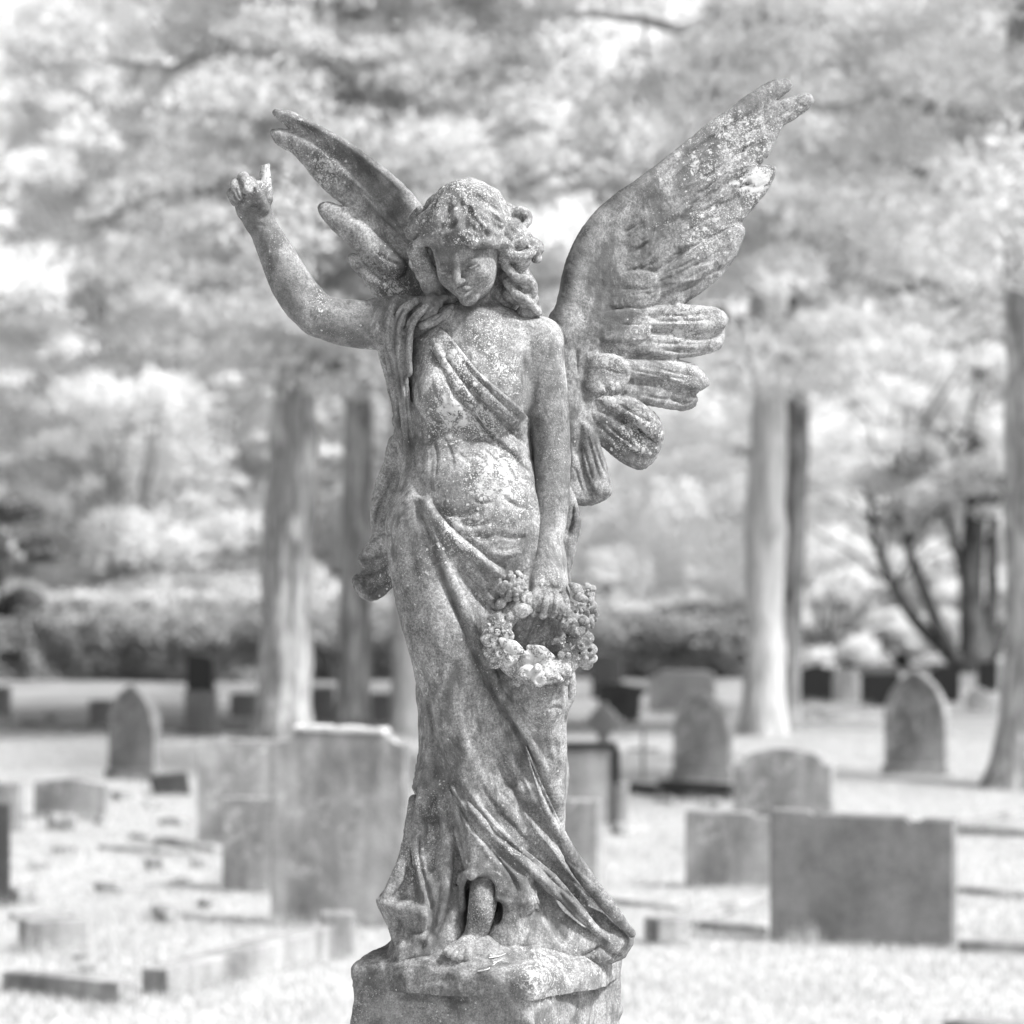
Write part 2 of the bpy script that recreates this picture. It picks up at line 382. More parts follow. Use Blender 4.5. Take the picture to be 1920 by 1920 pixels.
# hedge and shrubs
nU = 260; cen = np.stack([RN.uniform(-15, 15, nU), 53 + RN.uniform(0, 5, nU), RN.uniform(0.2, 4.6, nU)], 1); q_ = RN.uniform(0.45, 1.1, nU)
V, F = leaves(bough_points(cen, np.stack([q_ * 1.2, q_, q_ * 0.8], 1), 110000), 0.065, 0.7)
V2, F2 = leaves(bough_points(np.stack([RN.uniform(0.8, 6, 90), RN.uniform(46, 50, 90), RN.uniform(1.0, 5.8, 90)], 1), np.full((90, 3), 0.62), 36000), 0.06, 0.7)
F = np.vstack([F, F2 + len(V)]); V = np.vstack([V, V2])
tag(link('undergrowth', np_mesh('undergrowth', V, F, False), M_LEAF), 'pale tangled undergrowth filling the wood edge behind the hedge', 'undergrowth', kind='stuff')
def mass(name, x0, x1, d0, d1, h0, h1, n, mat, label, cat, ls=0.05, lump=0.35):
    nb = int((x1 - x0) * (d1 - d0) * 1.1) + 6; cx = RN.uniform(x0, x1, nb); f = RN.rand(nb); f[: nb // 3] = RN.uniform(0, 0.12, nb // 3)
    top = h0 + (h1 - h0) * f; rz_ = RN.uniform(0.5, 1.0, nb) * 0.42
    cen = np.stack([cx, d0 + (d1 - d0) * f - CAM_D, top - rz_], 1); rad_ = np.stack([RN.uniform(0.5, 0.95, nb), RN.uniform(0.4, 0.8, nb), rz_ * 1.1], 1)
    C1 = bough_points(cen, rad_, int(n * 0.62))
    m = n - len(C1); fx = RN.uniform(x0, x1, m); fz = RN.uniform(0.02, h0, m); fy = d0 - CAM_D + 0.1 + 0.22 * vnoise(np.stack([fx, fz, 0 * fx], 1), lump) + np.abs(RN.normal(0, 0.1, m)) - 0.25
    V, F = leaves(np.vstack([C1, np.stack([fx, fy, fz], 1)]), ls, 0.9)
    o = empty(name, ((x0 + x1) / 2, (d0 + d1) / 2 - CAM_D, 0)); tag(o, label, cat)
    V = V - np.array([(x0 + x1) / 2, (d0 + d1) / 2 - CAM_D, 0]); link('leaves', np_mesh('leaves', V, F, False), mat, o)
    hw, hd = (x1 - x0) / 2, (d1 - d0) / 2
    bx = np.array([(sx * (hw - .1), (-hd + .35 if sy < 0 else hd - .3), sz * ((h0 if sy < 0 else h1) - .28)) for sx in (-1, 1) for sy in (-1, 1) for sz in (0, 1)])  # closed dark core box inside the leaves, blocks the view through
    link('stems', np_mesh('stems', bx, [(0, 1, 3, 2), (4, 6, 7, 5), (0, 4, 5, 1), (2, 3, 7, 6), (1, 5, 7, 3)], False), M_BARK_D, o)
    return o
mass('hedge', -22, -1.2, 47, 49.6, 0.88, 0.95, 105000, M_HEDGE_SHADE, 'long clipped hedge with shade painted dark into its leaves, left of the angel, behind the farthest left gravestones', 'hedge')
mass('hedge', -22, -1.0, 50.4, 56, 1.2, 1.55, 95000, M_HEDGE_LIT, 'long pale hedge standing in for the sunlit band, rising behind the dark one', 'hedge')  # pale leaf mass added in place of the sunlit band behind the hedge
mass('hedge', 1.0, 4.2, 48, 50.5, 0.9, 1.1, 20000, M_HEDGE_SHADE, 'clipped hedge seen between the wreath and the smooth pale trunk', 'hedge')
def bush(px_, py_, w, hgt, n, mat, label, ls=0.06, dy=0.0):
    (x, y, z), k = at(px_, py_); nb = 16; cen = np.stack([RN.uniform(-w, w, nb), RN.uniform(-w, w, nb) * 0.7, RN.uniform(0.1, hgt, nb)], 1); q = RN.uniform(0.22, 0.42, nb) * min(w, hgt)
    V, F = leaves(bough_points(cen, np.stack([q * 1.3, q * 1.2, q], 1), n), ls, 0.8)
    paths = [(curved((RN.normal(0, .08), RN.normal(0, .08), 0), c, 0.1, 5), np.linspace(0.03, 0.008, 5)) for c in cen[::2]]
    wv, wf = tubes(paths); o = empty('shrub', (x, y + dy, z)); tag(o, label, 'shrub', 'shrubs behind the graves'); link('stems', np_mesh('stems', wv, wf), M_BARK_D, o); link('leaves', np_mesh('leaves', V, F, False), mat, o)
bush(1540, 1268, 0.7, 1.5, 9000, M_LEAF, 'pale leafy shrub behind the round-topped black gravestone', 0.05)
bush(1618, 1264, 0.6, 1.5, 8000, M_LEAF, 'pale leafy shrub behind the flat-topped black gravestone', 0.05, 2.5)
bush(1740, 1262, 0.6, 0.8, 6000, M_LEAF, 'low pale shrub below the leaning stems of the spreading tree', 0.05, 3.0)
bush(1905, 1262, 0.8, 1.4, 8000, M_LEAF, 'pale shrub by the right edge behind the flaring pine trunk', 0.05, 3.0)
bush(1330, 1262, 0.7, 0.7, 7000, M_LEAF, 'pale low shrub beside the foot of the smooth pale trunk', 0.05)
bush(6, 1262, 0.85, 2.5, 20000, M_YEW_SHADE, 'yew bush with shade painted dark into its leaves, rising over the hedge at the left edge', 0.05, -0.6)
# ==================================================================
#  GRAVESTONES
# ==================================================================
def grave_mat(name, base, streak=0.35, speck=0.2, lich=0.0):
    t = NT(name); co = t.scaled((1, 1, 0.22))
    a = t.noise(5, 5, 0.65, 0.3); s = t.noise(7, 4, 0.6, 0.2, co); f = t.noise(60, 4, 0.7)
    c = t.math('MULTIPLY', t.ramp(a, 0.3, 0.7, base * 0.8, base * 1.2), t.ramp(s, 0.3, 0.7, 1 - streak, 1 + streak))
    c = t.math('MULTIPLY', c, t.ramp(f, 0.3, 0.7, 1 - speck, 1 + speck))
    if lich > 0:
        p = t.ramp(t.noise(9, 6, 0.75, 0.5), 0.60 - 0.14 * lich, 0.68 - 0.12 * lich); c = t.mix(t.math('MULTIPLY', p, 0.6), c, min(0.7, base * 2.2))
    t.grey(c); t.bump(t.math('ADD', f, a), 0.5, 0.01); return t.done(0.9, 0.15)
G_MID = grave_mat('grey_granite', 0.16, 0.15, 0.2); G_DARK = grave_mat('dark_sandstone', 0.15, 0.25, 0.15, 0.3); G_LIGHT = grave_mat('lichened_sandstone', 0.225, 0.35, 0.2, 0.25)
G_PALE = grave_mat('pale_limestone', 0.25, 0.3, 0.15, 0.3); G_ARCH = grave_mat('weathered_sandstone', 0.22, 0.35, 0.2, 0.4); G_CHARC = grave_mat('charcoal_stone', 0.05, 0.2, 0.2); G_WHITE = grave_mat('white_lichen_crust', 0.46, 0.2, 0.3, 0.5)
t = NT('polished_black_granite'); t.grey(t.ramp(t.noise(80, 2), 0.3, 0.7, 0.006, 0.012)); G_BLACK = t.done(0.35, 0.35)

def slab(outline, thick, bev=0.012, seg=2):
    """outline [(x,z)] counter-clockwise seen from the front (-Y); extruded, all rims rounded"""
    bm = bmesh.new(); n = len(outline)
    f = [bm.verts.new((x, -thick / 2, z)) for x, z in outline]; k = [bm.verts.new((x, thick / 2, z)) for x, z in outline]
    bm.faces.new(f); bm.faces.new(k[::-1]); rim = []
    for i in range(n):
        j = (i + 1) % n; bm.faces.new((f[j], f[i], k[i], k[j]))
    bm.edges.ensure_lookup_table()
    rim = [e for e in bm.edges if abs(e.verts[0].co.y - e.verts[1].co.y) < 1e-6 or len(outline) < 9]
    if bev > 0: bmesh.ops.bevel(bm, geom=rim, offset=bev, segments=seg, profile=0.6, affect='EDGES', clamp_overlap=True)
    bmesh.ops.triangulate(bm, faces=[q for q in bm.faces if len(q.verts) > 4])
    me = bpy.data.meshes.new('slab'); bm.to_mesh(me); bm.free(); return me
def box_me(w, d, h, bev=0.01): return slab([(-w / 2, 0), (w / 2, 0), (w / 2, h), (-w / 2, h)], d, bev)
def arc(x0, z0, x1, z1, bulge, n=10):
    """circular-ish arc from 0 to 1 with sagitta bulge to the left of travel"""
    out = []
    for i in range(1, n):
        s = i / n; nx_, nz_ = -(z1 - z0), (x1 - x0); L = math.hypot(nx_, nz_); q = bulge * 4 * s * (1 - s)
        out.append((x0 + (x1 - x0) * s - nx_ / L * q, z0 + (z1 - z0) * s - nz_ / L * q))
    return out
def O_flat(w, h, tilt=0): return [(-w / 2, 0), (w / 2, 0), (w / 2, h - tilt), (-w / 2, h)]
def O_pointed(w, h, k=0.42): sp = h * (1 - k); return [(-w / 2, -.05), (w / 2, -.05), (w / 2, sp)] + arc(w / 2, sp, 0, h, w * 0.13) + [(0, h)] + arc(0, h, -w / 2, sp, w * 0.13) + [(-w / 2, sp)]
def O_round(w, h, s=0.15): sp = h - s; return [(-w / 2, 0), (w / 2, 0), (w / 2, sp)] + arc(w / 2, sp, -w / 2, sp, s, 14) + [(-w / 2, sp)]
def O_shoulder(w, h, step=0.06, inset=0.1, s=0.09): z1 = h - s - step; z2 = z1 + step; a = w / 2 - inset; return [(-w / 2, 0), (w / 2, 0), (w / 2, z1), (a, z1), (a, z2)] + arc(a, z2, -a, z2, s, 12) + [(-a, z2), (-a, z1), (-w / 2, z1)]

def stone(name, label, x0, x1, ytop, ybase, outline, mat, thick=0.12, rz=-8, lean=0, cat='gravestone', group='gravestones', tuft=0.09, **kw):
    """a gravestone that fills x0..x1 of the photograph and stands where its foot is seen"""
    xc = (x0 + x1) / 2; x, y, k = G(xc, ybase); a = R(rz) + 0; view = math.atan2(x, y + CAM_D)
    W_ = (x1 - x0) / k; th = abs(R(rz) + view); w = max(0.1, (W_ - thick * math.sin(th)) / math.cos(th)); h = (ybase - ytop) / k
    o = empty(name, (x, y + thick / 2, 0), R(rz)); o.rotation_euler[0] = R(lean); tag(o, label, cat, group)
    body = link('slab', slab(outline(w, h, **kw), thick), mat, o)
    if tuft:
        c_, s_ = math.cos(R(rz)), math.sin(R(rz)); fy = -thick / 2
        pa = (x + (-w / 2) * c_ - fy * s_, y + thick / 2 + (-w / 2) * s_ + fy * c_); pb = (x + (w / 2) * c_ - fy * s_, y + thick / 2 + (w / 2) * s_ + fy * c_)
        tufts_along(pa[0], pa[1] - 0.01, pb[0], pb[1] - 0.01, tuft)
    return o, w, h, k

# front row, right
o, w, h, k = stone('headstone', 'wide plain grey block headstone with a chipped top edge, nearest on the right', 1445, 1797, 1522, 1768, lambda w, h: [(-w / 2, 0), (w / 2, 0), (w / 2, h * 0.95), (w * 0.33, h * 0.955), (w * 0.315, h * 0.905), (w * 0.26, h * 0.90), (w * 0.24, h * 0.965), (-w * 0.21, h * 0.975), (-w * 0.22, h * 0.94), (-w * 0.275, h * 0.945), (-w * 0.29, h * 0.995), (-w / 2, h)], G_MID, 0.14, -17, tuft=0.11)
stone('headstone', 'streaked grey headstone half hidden behind the wide plain block', 1286, 1500, 1520, 1664, lambda w, h: [(-w / 2, 0), (w / 2, 0), (w / 2, h * .88), (w * .1, h * .9), (w * .08, h * .97), (-w / 2, h)], G_LIGHT, 0.13, -10, tuft=0.1)
stone('headstone', 'grey headstone with a shallow curved top and square shoulders', 1376, 1566, 1404, 1600, O_shoulder, G_ARCH, 0.13, -14, step=0.05, inset=0.07, s=0.055)
def pointed(label, x0, x1, yt, yb, mat, rz, lean=0, cross=False, foot=0.05):
    o, w, h, k = stone('headstone', label, x0, x1, yt, yb, O_pointed, mat, 0.13, rz, lean, group='pointed gothic headstones')
    rim = slab(O_pointed(w * 0.99, h * 0.995), 0.128, 0.03, 3)
    # raised rim: outline minus a smaller copy, proud of the face
    A = O_pointed(w, h); A = A[2:]; Bq = [(x_ * 0.80, z_ * 0.93) for x_, z_ in A]
    bm = bmesh.new()
    vs = []
    for (x1_, z1_), (x2_, z2_) in zip(A, Bq): vs.append([bm.verts.new((x1_ * 1.004, -0.066, z1_ * 1.002)), bm.verts.new((x1_ * 0.97, -0.084, z1_ * 0.99)), bm.verts.new((x2_ * 1.03, -0.084, z2_ * 1.01)), bm.verts.new((x2_, -0.064, z2_))])
    for i in range(len(vs) - 1):
        for j in range(3): bm.faces.new((vs[i][j], vs[i][j + 1], vs[i + 1][j + 1], vs[i + 1][j]))
    me = bpy.data.meshes.new('rim'); bm.to_mesh(me); bm.free(); link('rim', me, mat, o)
    if cross:
        c = link('carved_cross', slab([(-.028, .42 * h), (.028, .42 * h), (.028, .62 * h), (.085, .62 * h), (.085, .69 * h), (.028, .69 * h), (.028, .78 * h), (-.028, .78 * h), (-.028, .69 * h), (-.085, .69 * h), (-.085, .62 * h), (-.028, .62 * h)], 0.03, 0.006), G_LIGHT, o); c.location = (0, -0.07, 0)
    pl = link('plinth', box_me(w * 1.08, 0.2, 0.10), mat, o)
    return o
pointed('pointed gothic headstone leaning slightly, beside the thin metal cross', 1262, 1376, 1298, 1468, G_ARCH, -20, 0)
pointed('pointed gothic headstone with a raised cross, standing alone in bright grass at right', 1660, 1780, 1258, 1456, G_ARCH, -20, 0, True)
pointed('dark pointed gothic headstone on the left with a pale sunlit edge', 201, 300, 1283, 1464, G_DARK, -22)
# black stones in the far row
stone('headstone', 'black polished headstone with a rounded top, right of the slender dark trunk', 1497, 1562, 1248, 1320, O_round, G_BLACK, 0.1, 4, group='black headstones in the far row', s=0.07)
stone('headstone', 'black polished headstone with a flat top in the far row', 1614, 1688, 1262, 1325, O_flat, G_BLACK, 0.1, 3, group='black headstones in the far row')
stone('headstone', 'black headstone half hidden behind the pointed stone with the cross', 1742, 1801, 1249, 1319, O_round, G_BLACK, 0.1, 2, group='black headstones in the far row', s=0.06)
stone('headstone', 'black headstone next to the flaring pine trunk at right', 1832, 1872, 1240, 1300, O_flat, G_BLACK, 0.1, 0, group='black headstones in the far row')
stone('headstone', 'small mid-grey headstone with a pale foot between two black ones', 1563, 1610, 1256, 1318, O_flat, G_LIGHT, 0.1, 0, tuft=0.05)
stone('headstone', 'low pale rounded stone at the foot of the far right black headstone', 1812, 1860, 1290, 1330, O_round, G_PALE, 0.2, -10, s=0.1, tuft=0.05)
stone('headstone', 'tall charcoal headstone rising behind the stepped charcoal one', 1109, 1166, 1228, 1312, O_flat, G_CHARC, 0.12, -4)
stone('headstone', 'charcoal headstone with a stepped top right of the wreath', 1122, 1216, 1282, 1354, lambda w, h: [(-w / 2, 0), (w * .32, 0), (w * .34, h * .7), (w / 2, h * .76), (w * .46, h * .9), (0, h * 1.0), (-w * .1, h * 1.02), (-w / 2, h)], G_CHARC, 0.12, -8)
stone('headstone', 'wide low grey headstone behind the leaning pointed one', 1216, 1342, 1258, 1338, lambda w, h: [(-w / 2, 0), (w / 2, 0), (w * .5, h * .92), (w * .3, h), (-w * .3, h), (-w / 2, h * .8)], G_MID, 0.14, -6)
# dark framed stone right of the skirt
o, w, h, k = stone('headstone', 'grey headstone edged by a black frame, partly behind the skirt', 1010, 1150, 1404, 1545, O_flat, G_LIGHT, 0.10, -4)
for me, lx, lz in ((box_me(w + 0.06, 0.14, 0.045), 0, h), (box_me(0.05, 0.14, h), w / 2 + 0.026, 0)):
    q = link('frame', me, G_BLACK, o); q.location = (lx, 0, lz + 0.001)
stone('headstone', 'grey headstone close behind the lower skirt on the right', 1000, 1130, 1500, 1694, O_flat, G_LIGHT, 0.14, -12, tuft=0.08)
stone('headstone', 'narrow pale upright stone beside the black-framed one', 1146, 1180, 1466, 1546, O_flat, G_PALE, 0.1, -8)
# black on grey pedestal, left
x, y, k = G(374, 1380)
o = empty('monument', (x, y + .15, 0), R(-6)); tag(o, 'polished black upright tablet on a grey stone pedestal, left background', 'monument')
link('tablet', slab([(-.14, .47), (.14, .47), (.14, .81), (.03, .845), (-.14, .85)], 0.14, 0.006), G_BLACK, o)
link('pedestal', box_me(0.31, 0.24, 0.468), G_MID, o); link('plinth', box_me(0.44, 0.34, 0.06), G_DARK, o)
# big stones left
o, w, h, k = stone('headstone', 'large lichen-stained headstone with a white crusted stepped top, left of the angel', 505, 770, 1362, 1738, lambda w, h: [(-w / 2, 0), (w / 2, 0), (w / 2, h * .905), (w * .40, h * .915), (w * .37, h * .955), (w * .34, h * .975), (-w * .32, h * .985), (-w * .34, h * .92), (-w / 2, h * .91)], G_LIGHT, 0.17, -9, tuft=0.1)
cap = link('crust', slab([(-w * .325, h * .975), (w * .35, h * .965)] + [(w * (.345 - .67 * i / 14), h * (.985 + .014 * i / 14 + .007 * math.sin(i * 2.3) + .004 * math.cos(i * 5.1))) for i in range(15)], 0.19, 0.02, 3), G_WHITE, o)
stone('headstone', 'pale headstone standing behind the large lichen-topped one', 368, 556, 1388, 1588, lambda w, h: [(-w / 2, 0), (w / 2, 0), (w / 2, h), (-w * .3, h * 1.0), (-w * .32, h * .985), (-w / 2, h * .98)], G_PALE, 0.13, -5)
stone('headstone', 'shorter darker headstone against the image-left edge of the large one', 415, 560, 1496, 1670, O_flat, G_ARCH, 0.12, -4)
stone('headstone', 'black headstone cut by the left edge of the photo', -60, 17, 1508, 1700, O_flat, G_CHARC, 0.10, 4)
stone('headstone', 'grey headstone behind the black one at the left edge', -40, 44, 1468, 1560, O_flat, G_ARCH, 0.14, -6)
stone('headstone', 'wide low grey slab with vertical streaks left of the dark pointed stone', 60, 206, 1460, 1536, lambda w, h: [(-w / 2, 0), (w / 2, 0), (w / 2, h * .86), (w * .1, h), (-w / 2, h * .93)], G_ARCH, 0.16, -10)
stone('headstone', 'small tilted charcoal block at the foot of the dark pointed stone', 276, 356, 1450, 1492, lambda w, h: [(-w * .4, 0), (w * .5, 0), (w * .4, h), (-w / 2, h * .85)], G_CHARC, 0.2, 10, tuft=0.05)
stone('headstone', 'small grey square stone beside the thick pine trunk', 430, 484, 1300, 1346, O_flat, G_MID, 0.12, -5, tuft=0.05)
stone('headstone', 'small grey stone behind the left pointed one', 165, 215, 1313, 1362, O_flat, G_MID, 0.12, -8, tuft=0.05)
stone('headstone', 'grey stone at the far left under the hedge', -20, 20, 1288, 1346, O_flat, G_MID, 0.12, -8, tuft=0.05)
stone('headstone', 'low grey headstone between the two ridged pine trunks', 582, 628, 1288, 1352, O_flat, G_MID, 0.12, -4, tuft=0.05)
stone('headstone', 'low grey headstone right of the second ridged trunk', 694, 742, 1300, 1356, O_flat, G_MID, 0.12, -4, tuft=0.05)
# wheel cross and metal cross
x, y, k = G(1132, 1440); o = empty('celtic_cross', (x, y, 0), R(-12)); tag(o, 'small round-headed stone cross behind the black-framed headstone', 'grave cross')
ring_ = [(0.13 * math.cos(a), 0.42 + 0.13 * math.sin(a)) for a in np.linspace(0, 2 * math.pi, 18, endpoint=False)]
link('wheel_head', slab(ring_, 0.09, 0.015), G_ARCH, o); link('shaft', slab([(-.07, 0), (.07, 0), (.045, .3), (-.045, .3)], 0.085, 0.01), G_ARCH, o); link('arms', slab([(-.17, .39), (.17, .39), (.17, .45), (-.17, .45)], 0.1, 0.01), G_LIGHT, o)
link('upper_arm', slab([(-.03, .455), (.03, .455), (.03, .585), (-.03, .585)], 0.1, 0.01), G_LIGHT, o)
x, y, k = G(1206, 1462); o = empty('metal_cross', (x, y, 0), R(5)); tag(o, 'thin plain metal cross standing in bright grass', 'grave cross')
M_METAL = grave_mat('dull_metal', 0.22, 0.1, 0.1); link('upright', box_me(0.026, 0.02, 0.43, 0.004), M_METAL, o); q = link('crossbar', box_me(0.27, 0.016, 0.024, 0.004), M_METAL, o); q.location = (0, 0.001, 0.24)

# kerbs, posts, rubble
def kerb(label, p0, p1, h, w, mat, name='grave_kerb', tuft=0.07, cat='grave kerb'):
    x0, y0, _ = G(*p0); x1, y1, _ = G(*p1); L = math.hypot(x1 - x0, y1 - y0)
    o = link(name, box_me(L, w, h, 0.012), mat); o.location = ((x0 + x1) / 2, (y0 + y1) / 2, -0.005); o.rotation_euler = (0, 0, math.atan2(y1 - y0, x1 - x0)); tag(o, label, cat, 'grave kerbs')
    if tuft: tufts_along(x0, y0 - w / 2, x1, y1 - w / 2, tuft)
    return o
o = kerb('long pale kerb running diagonally to the corner post left of the angel', (290, 1868), (612, 1798), 0.17, 0.14, G_LIGHT)
o.rotation_euler[1] = -0.03; o.location.z -= 0.02
o = kerb('square corner post ending the diagonal kerb', (603, 1792), (664, 1792), 0.22, 0.16, G_LIGHT, 'corner_post', 0.06, 'post')
kerb('rough overgrown kerb at the bottom left', (20, 1862), (240, 1884), 0.11, 0.12, G_LIGHT)
kerb('short grey kerb block in the left foreground grass', (40, 1788), (160, 1782), 0.17, 0.14, G_ARCH, 'kerb_block', 0.1)
kerb('dark low rail running to the leaning pointed stone', (1140, 1486), (1236, 1494), 0.10, 0.08, G_CHARC)
kerb('thick dark kerb end in front of the leaning pointed stone', (1238, 1492), (1372, 1500), 0.13, 0.10, G_CHARC)
kerb('small dark kerb block beside the angel on the right', (1220, 1764), (1284, 1760), 0.12, 0.15, G_ARCH, 'kerb_block', 0.07)
kerb('pale kerb leading back from the small dark block', (1290, 1742), (1440, 1684), 0.05, 0.08, G_PALE)
kerb('low kerb in front of the wide plain block', (1300, 1738), (1445, 1748), 0.04, 0.08, G_LIGHT)
kerb('pale kerb behind the spreading hem', (1130, 1690), (1280, 1706), 0.03, 0.08, G_PALE)
kerb('nearest kerb right of the wide plain block', (1800, 1778), (1960, 1784), 0.05, 0.10, G_LIGHT)
kerb('middle kerb right of the wide plain block', (1800, 1676), (1960, 1690), 0.05, 0.10, G_LIGHT)
kerb('farther kerb right of the wide plain block', (1796, 1560), (1960, 1568), 0.05, 0.10, G_LIGHT)
kerb('slanting kerb below the flaring pine trunk', (1800, 1556), (1960, 1518), 0.05, 0.10, G_LIGHT)
kerb('low kerb in the shade below the far right black stones', (1500, 1352), (1640, 1348), 0.06, 0.10, G_LIGHT)
kerb('stone corner at the bottom right of the photo', (1790, 1938), (1990, 1960), 0.07, 0.2, G_ARCH)
kerb('low kerb under the hedge on the far left', (45, 1362), (125, 1370), 0.08, 0.10, G_MID)
kerb('kerb crossing the grass left of the pale headstone', (190, 1590), (370, 1604), 0.03, 0.10, G_LIGHT)
kerb('kerb in front of the pale headstone', (300, 1580), (415, 1596), 0.04, 0.10, G_ARCH)
kerb('kerb right behind the short grey block', (20, 1722), (150, 1716), 0.03, 0.10, G_PALE)
kerb('thin dark kerb at the foot of the black tablet monument', (300, 1392), (480, 1386), 0.04, 0.10, G_DARK)
kerb('kerb across the middle of the left grass', (220, 1672), (420, 1650), 0.03, 0.10, G_PALE)
def rubble(label, px_, py_, s, seed, mat, flat=0.7):
    x, y, k = G(px_, py_); bm = bmesh.new(); bmesh.ops.create_icosphere(bm, subdivisions=3, radius=1.0)
    co = np.array([v.co[:] for v in bm.verts]); co = np.clip(co, -0.72, 0.72) * (1 + 0.28 * vnoise(co + seed * 7.3, 0.8) + 0.08 * vnoise(co + seed, 0.3))[:, None]
    for v, c_ in zip(bm.verts, co): v.co = Vector((c_[0] * s, c_[1] * s * 0.8, c_[2] * s * flat + s * flat * 0.45))
    for f in bm.faces: f.smooth = True
    me = bpy.data.meshes.new('rubble'); bm.to_mesh(me); bm.free(); o = link('loose_stone', me, mat); o.location = (x, y, 0); o.rotation_euler = (0, 0, seed); tag(o, label, 'stone', 'loose stones in the grass')
    tufts_along(x - s * .7, y - s * .6, x + s * .7, y - s * .6, 0.05, 60, 0.02)
for a in [('angular loose stone in the grass midway between the short kerb block and the big headstone', 315, 1728, 0.10, 1, G_LIGHT), ('small boxy loose stone left of the shorter darker headstone', 288, 1628, 0.075, 2, G_LIGHT), ('pair-shaped dark loose stone in the left grass', 205, 1672, 0.095, 3, G_ARCH, 0.5),
          ('pale loose stone beside the black headstone at the left edge', 40, 1692, 0.10, 4, G_PALE), ('rounded pale stone heap below the streaked slab', 115, 1556, 0.13, 5, G_PALE), ('flat dark loose stone in the left grass below the heap', 120, 1598, 0.09, 6, G_DARK, 0.3),
          ('flat pale stone right of the streaked slab', 235, 1500, 0.14, 7, G_PALE, 0.4), ('low pale stone below the small tilted charcoal block', 290, 1516, 0.12, 8, G_PALE, 0.35), ('flat pale stone left of the pale headstone', 330, 1545, 0.12, 9, G_PALE, 0.3),
          ('small stone in the shade under the hedge on the left', 95, 1352, 0.10, 10, G_MID), ('pale stone beside the dark low rail', 1330, 1512, 0.12, 11, G_PALE, 0.4), ('scruffy stone in the grass below the dark low rail', 1250, 1508, 0.12, 12, G_LIGHT, 0.35),
          ('small pale chip of stone right of the angular loose stone', 385, 1700, 0.05, 21, G_PALE), ('low broken pale stone between the flat pale stones and the pale headstone', 262, 1572, 0.08, 22, G_PALE, 0.4), ('tiny dark stone left of the diagonal kerb', 150, 1806, 0.045, 23, G_DARK), ('tiny stone below the short grey kerb block', 162, 1828, 0.05, 24, G_ARCH), ('flat broken stone near the black headstone at the left edge', 70, 1628, 0.07, 25, G_LIGHT, 0.4), ('small broken stone at the foot of the streaked slab', 192, 1545, 0.07, 26, G_ARCH, 0.5), ('pale broken stone left of the shorter darker headstone', 372, 1622, 0.07, 27, G_PALE, 0.4), ('dark chip in the grass below the pale headstone', 352, 1652, 0.06, 28, G_ARCH, 0.35), ('pale stone behind the black-framed headstone', 1170, 1560, 0.11, 13, G_PALE, 0.5), ('low pale stone in the shade right of the slender dark trunk', 1530, 1342, 0.16, 14, G_PALE, 0.5)]: rubble(*a)
# extra grass tufts at the feet of the stones
V = np.vstack([a for a, b_ in TUFTS]); F = []; off = 0
for a, b_ in TUFTS: F.append(b_ + off); off += len(a)
tag(link('grass', np_mesh('grass', V, np.vstack(F), False), M_BLADE), 'longer pale grass growing against the feet of the gravestones', 'grass', kind='stuff')

# ==================================================================
#  SCULPTING: distance fields on a grid -> surface nets -> carved folds
# ==================================================================
def smin(a, b, k):
    if k <= 0: return np.minimum(a, b)
    h = np.clip(0.5 + 0.5 * (b - a) / k, 0, 1)
    return b + (a - b) * h - k * h * (1 - h)

def seg_dist2d(X, Z, pts, closed=True):
    """signed distance to polygon (negative inside) for arrays X,Z"""
    P = np.asarray(pts, dtype=np.float32)
    n = len(P); d2 = np.full(X.shape, 1e12, np.float32); inside = np.zeros(X.shape, bool)
    for i in range(n if closed else n - 1):
        ax, az = P[i]; bx, bz = P[(i + 1) % n]
        ex, ez = bx - ax, bz - az
        t = np.clip(((X - ax) * ex + (Z - az) * ez) / (ex * ex + ez * ez + 1e-9), 0, 1)
        d2 = np.minimum(d2, (X - ax - t * ex) ** 2 + (Z - az - t * ez) ** 2)
        if closed and az != bz:
            c = ((az > Z) != (bz > Z)) & (X < (bx - ax) * (Z - az) / (bz - az) + ax)
            inside ^= c
    d = np.sqrt(d2)
    return np.where(inside, -d, d) if closed else d

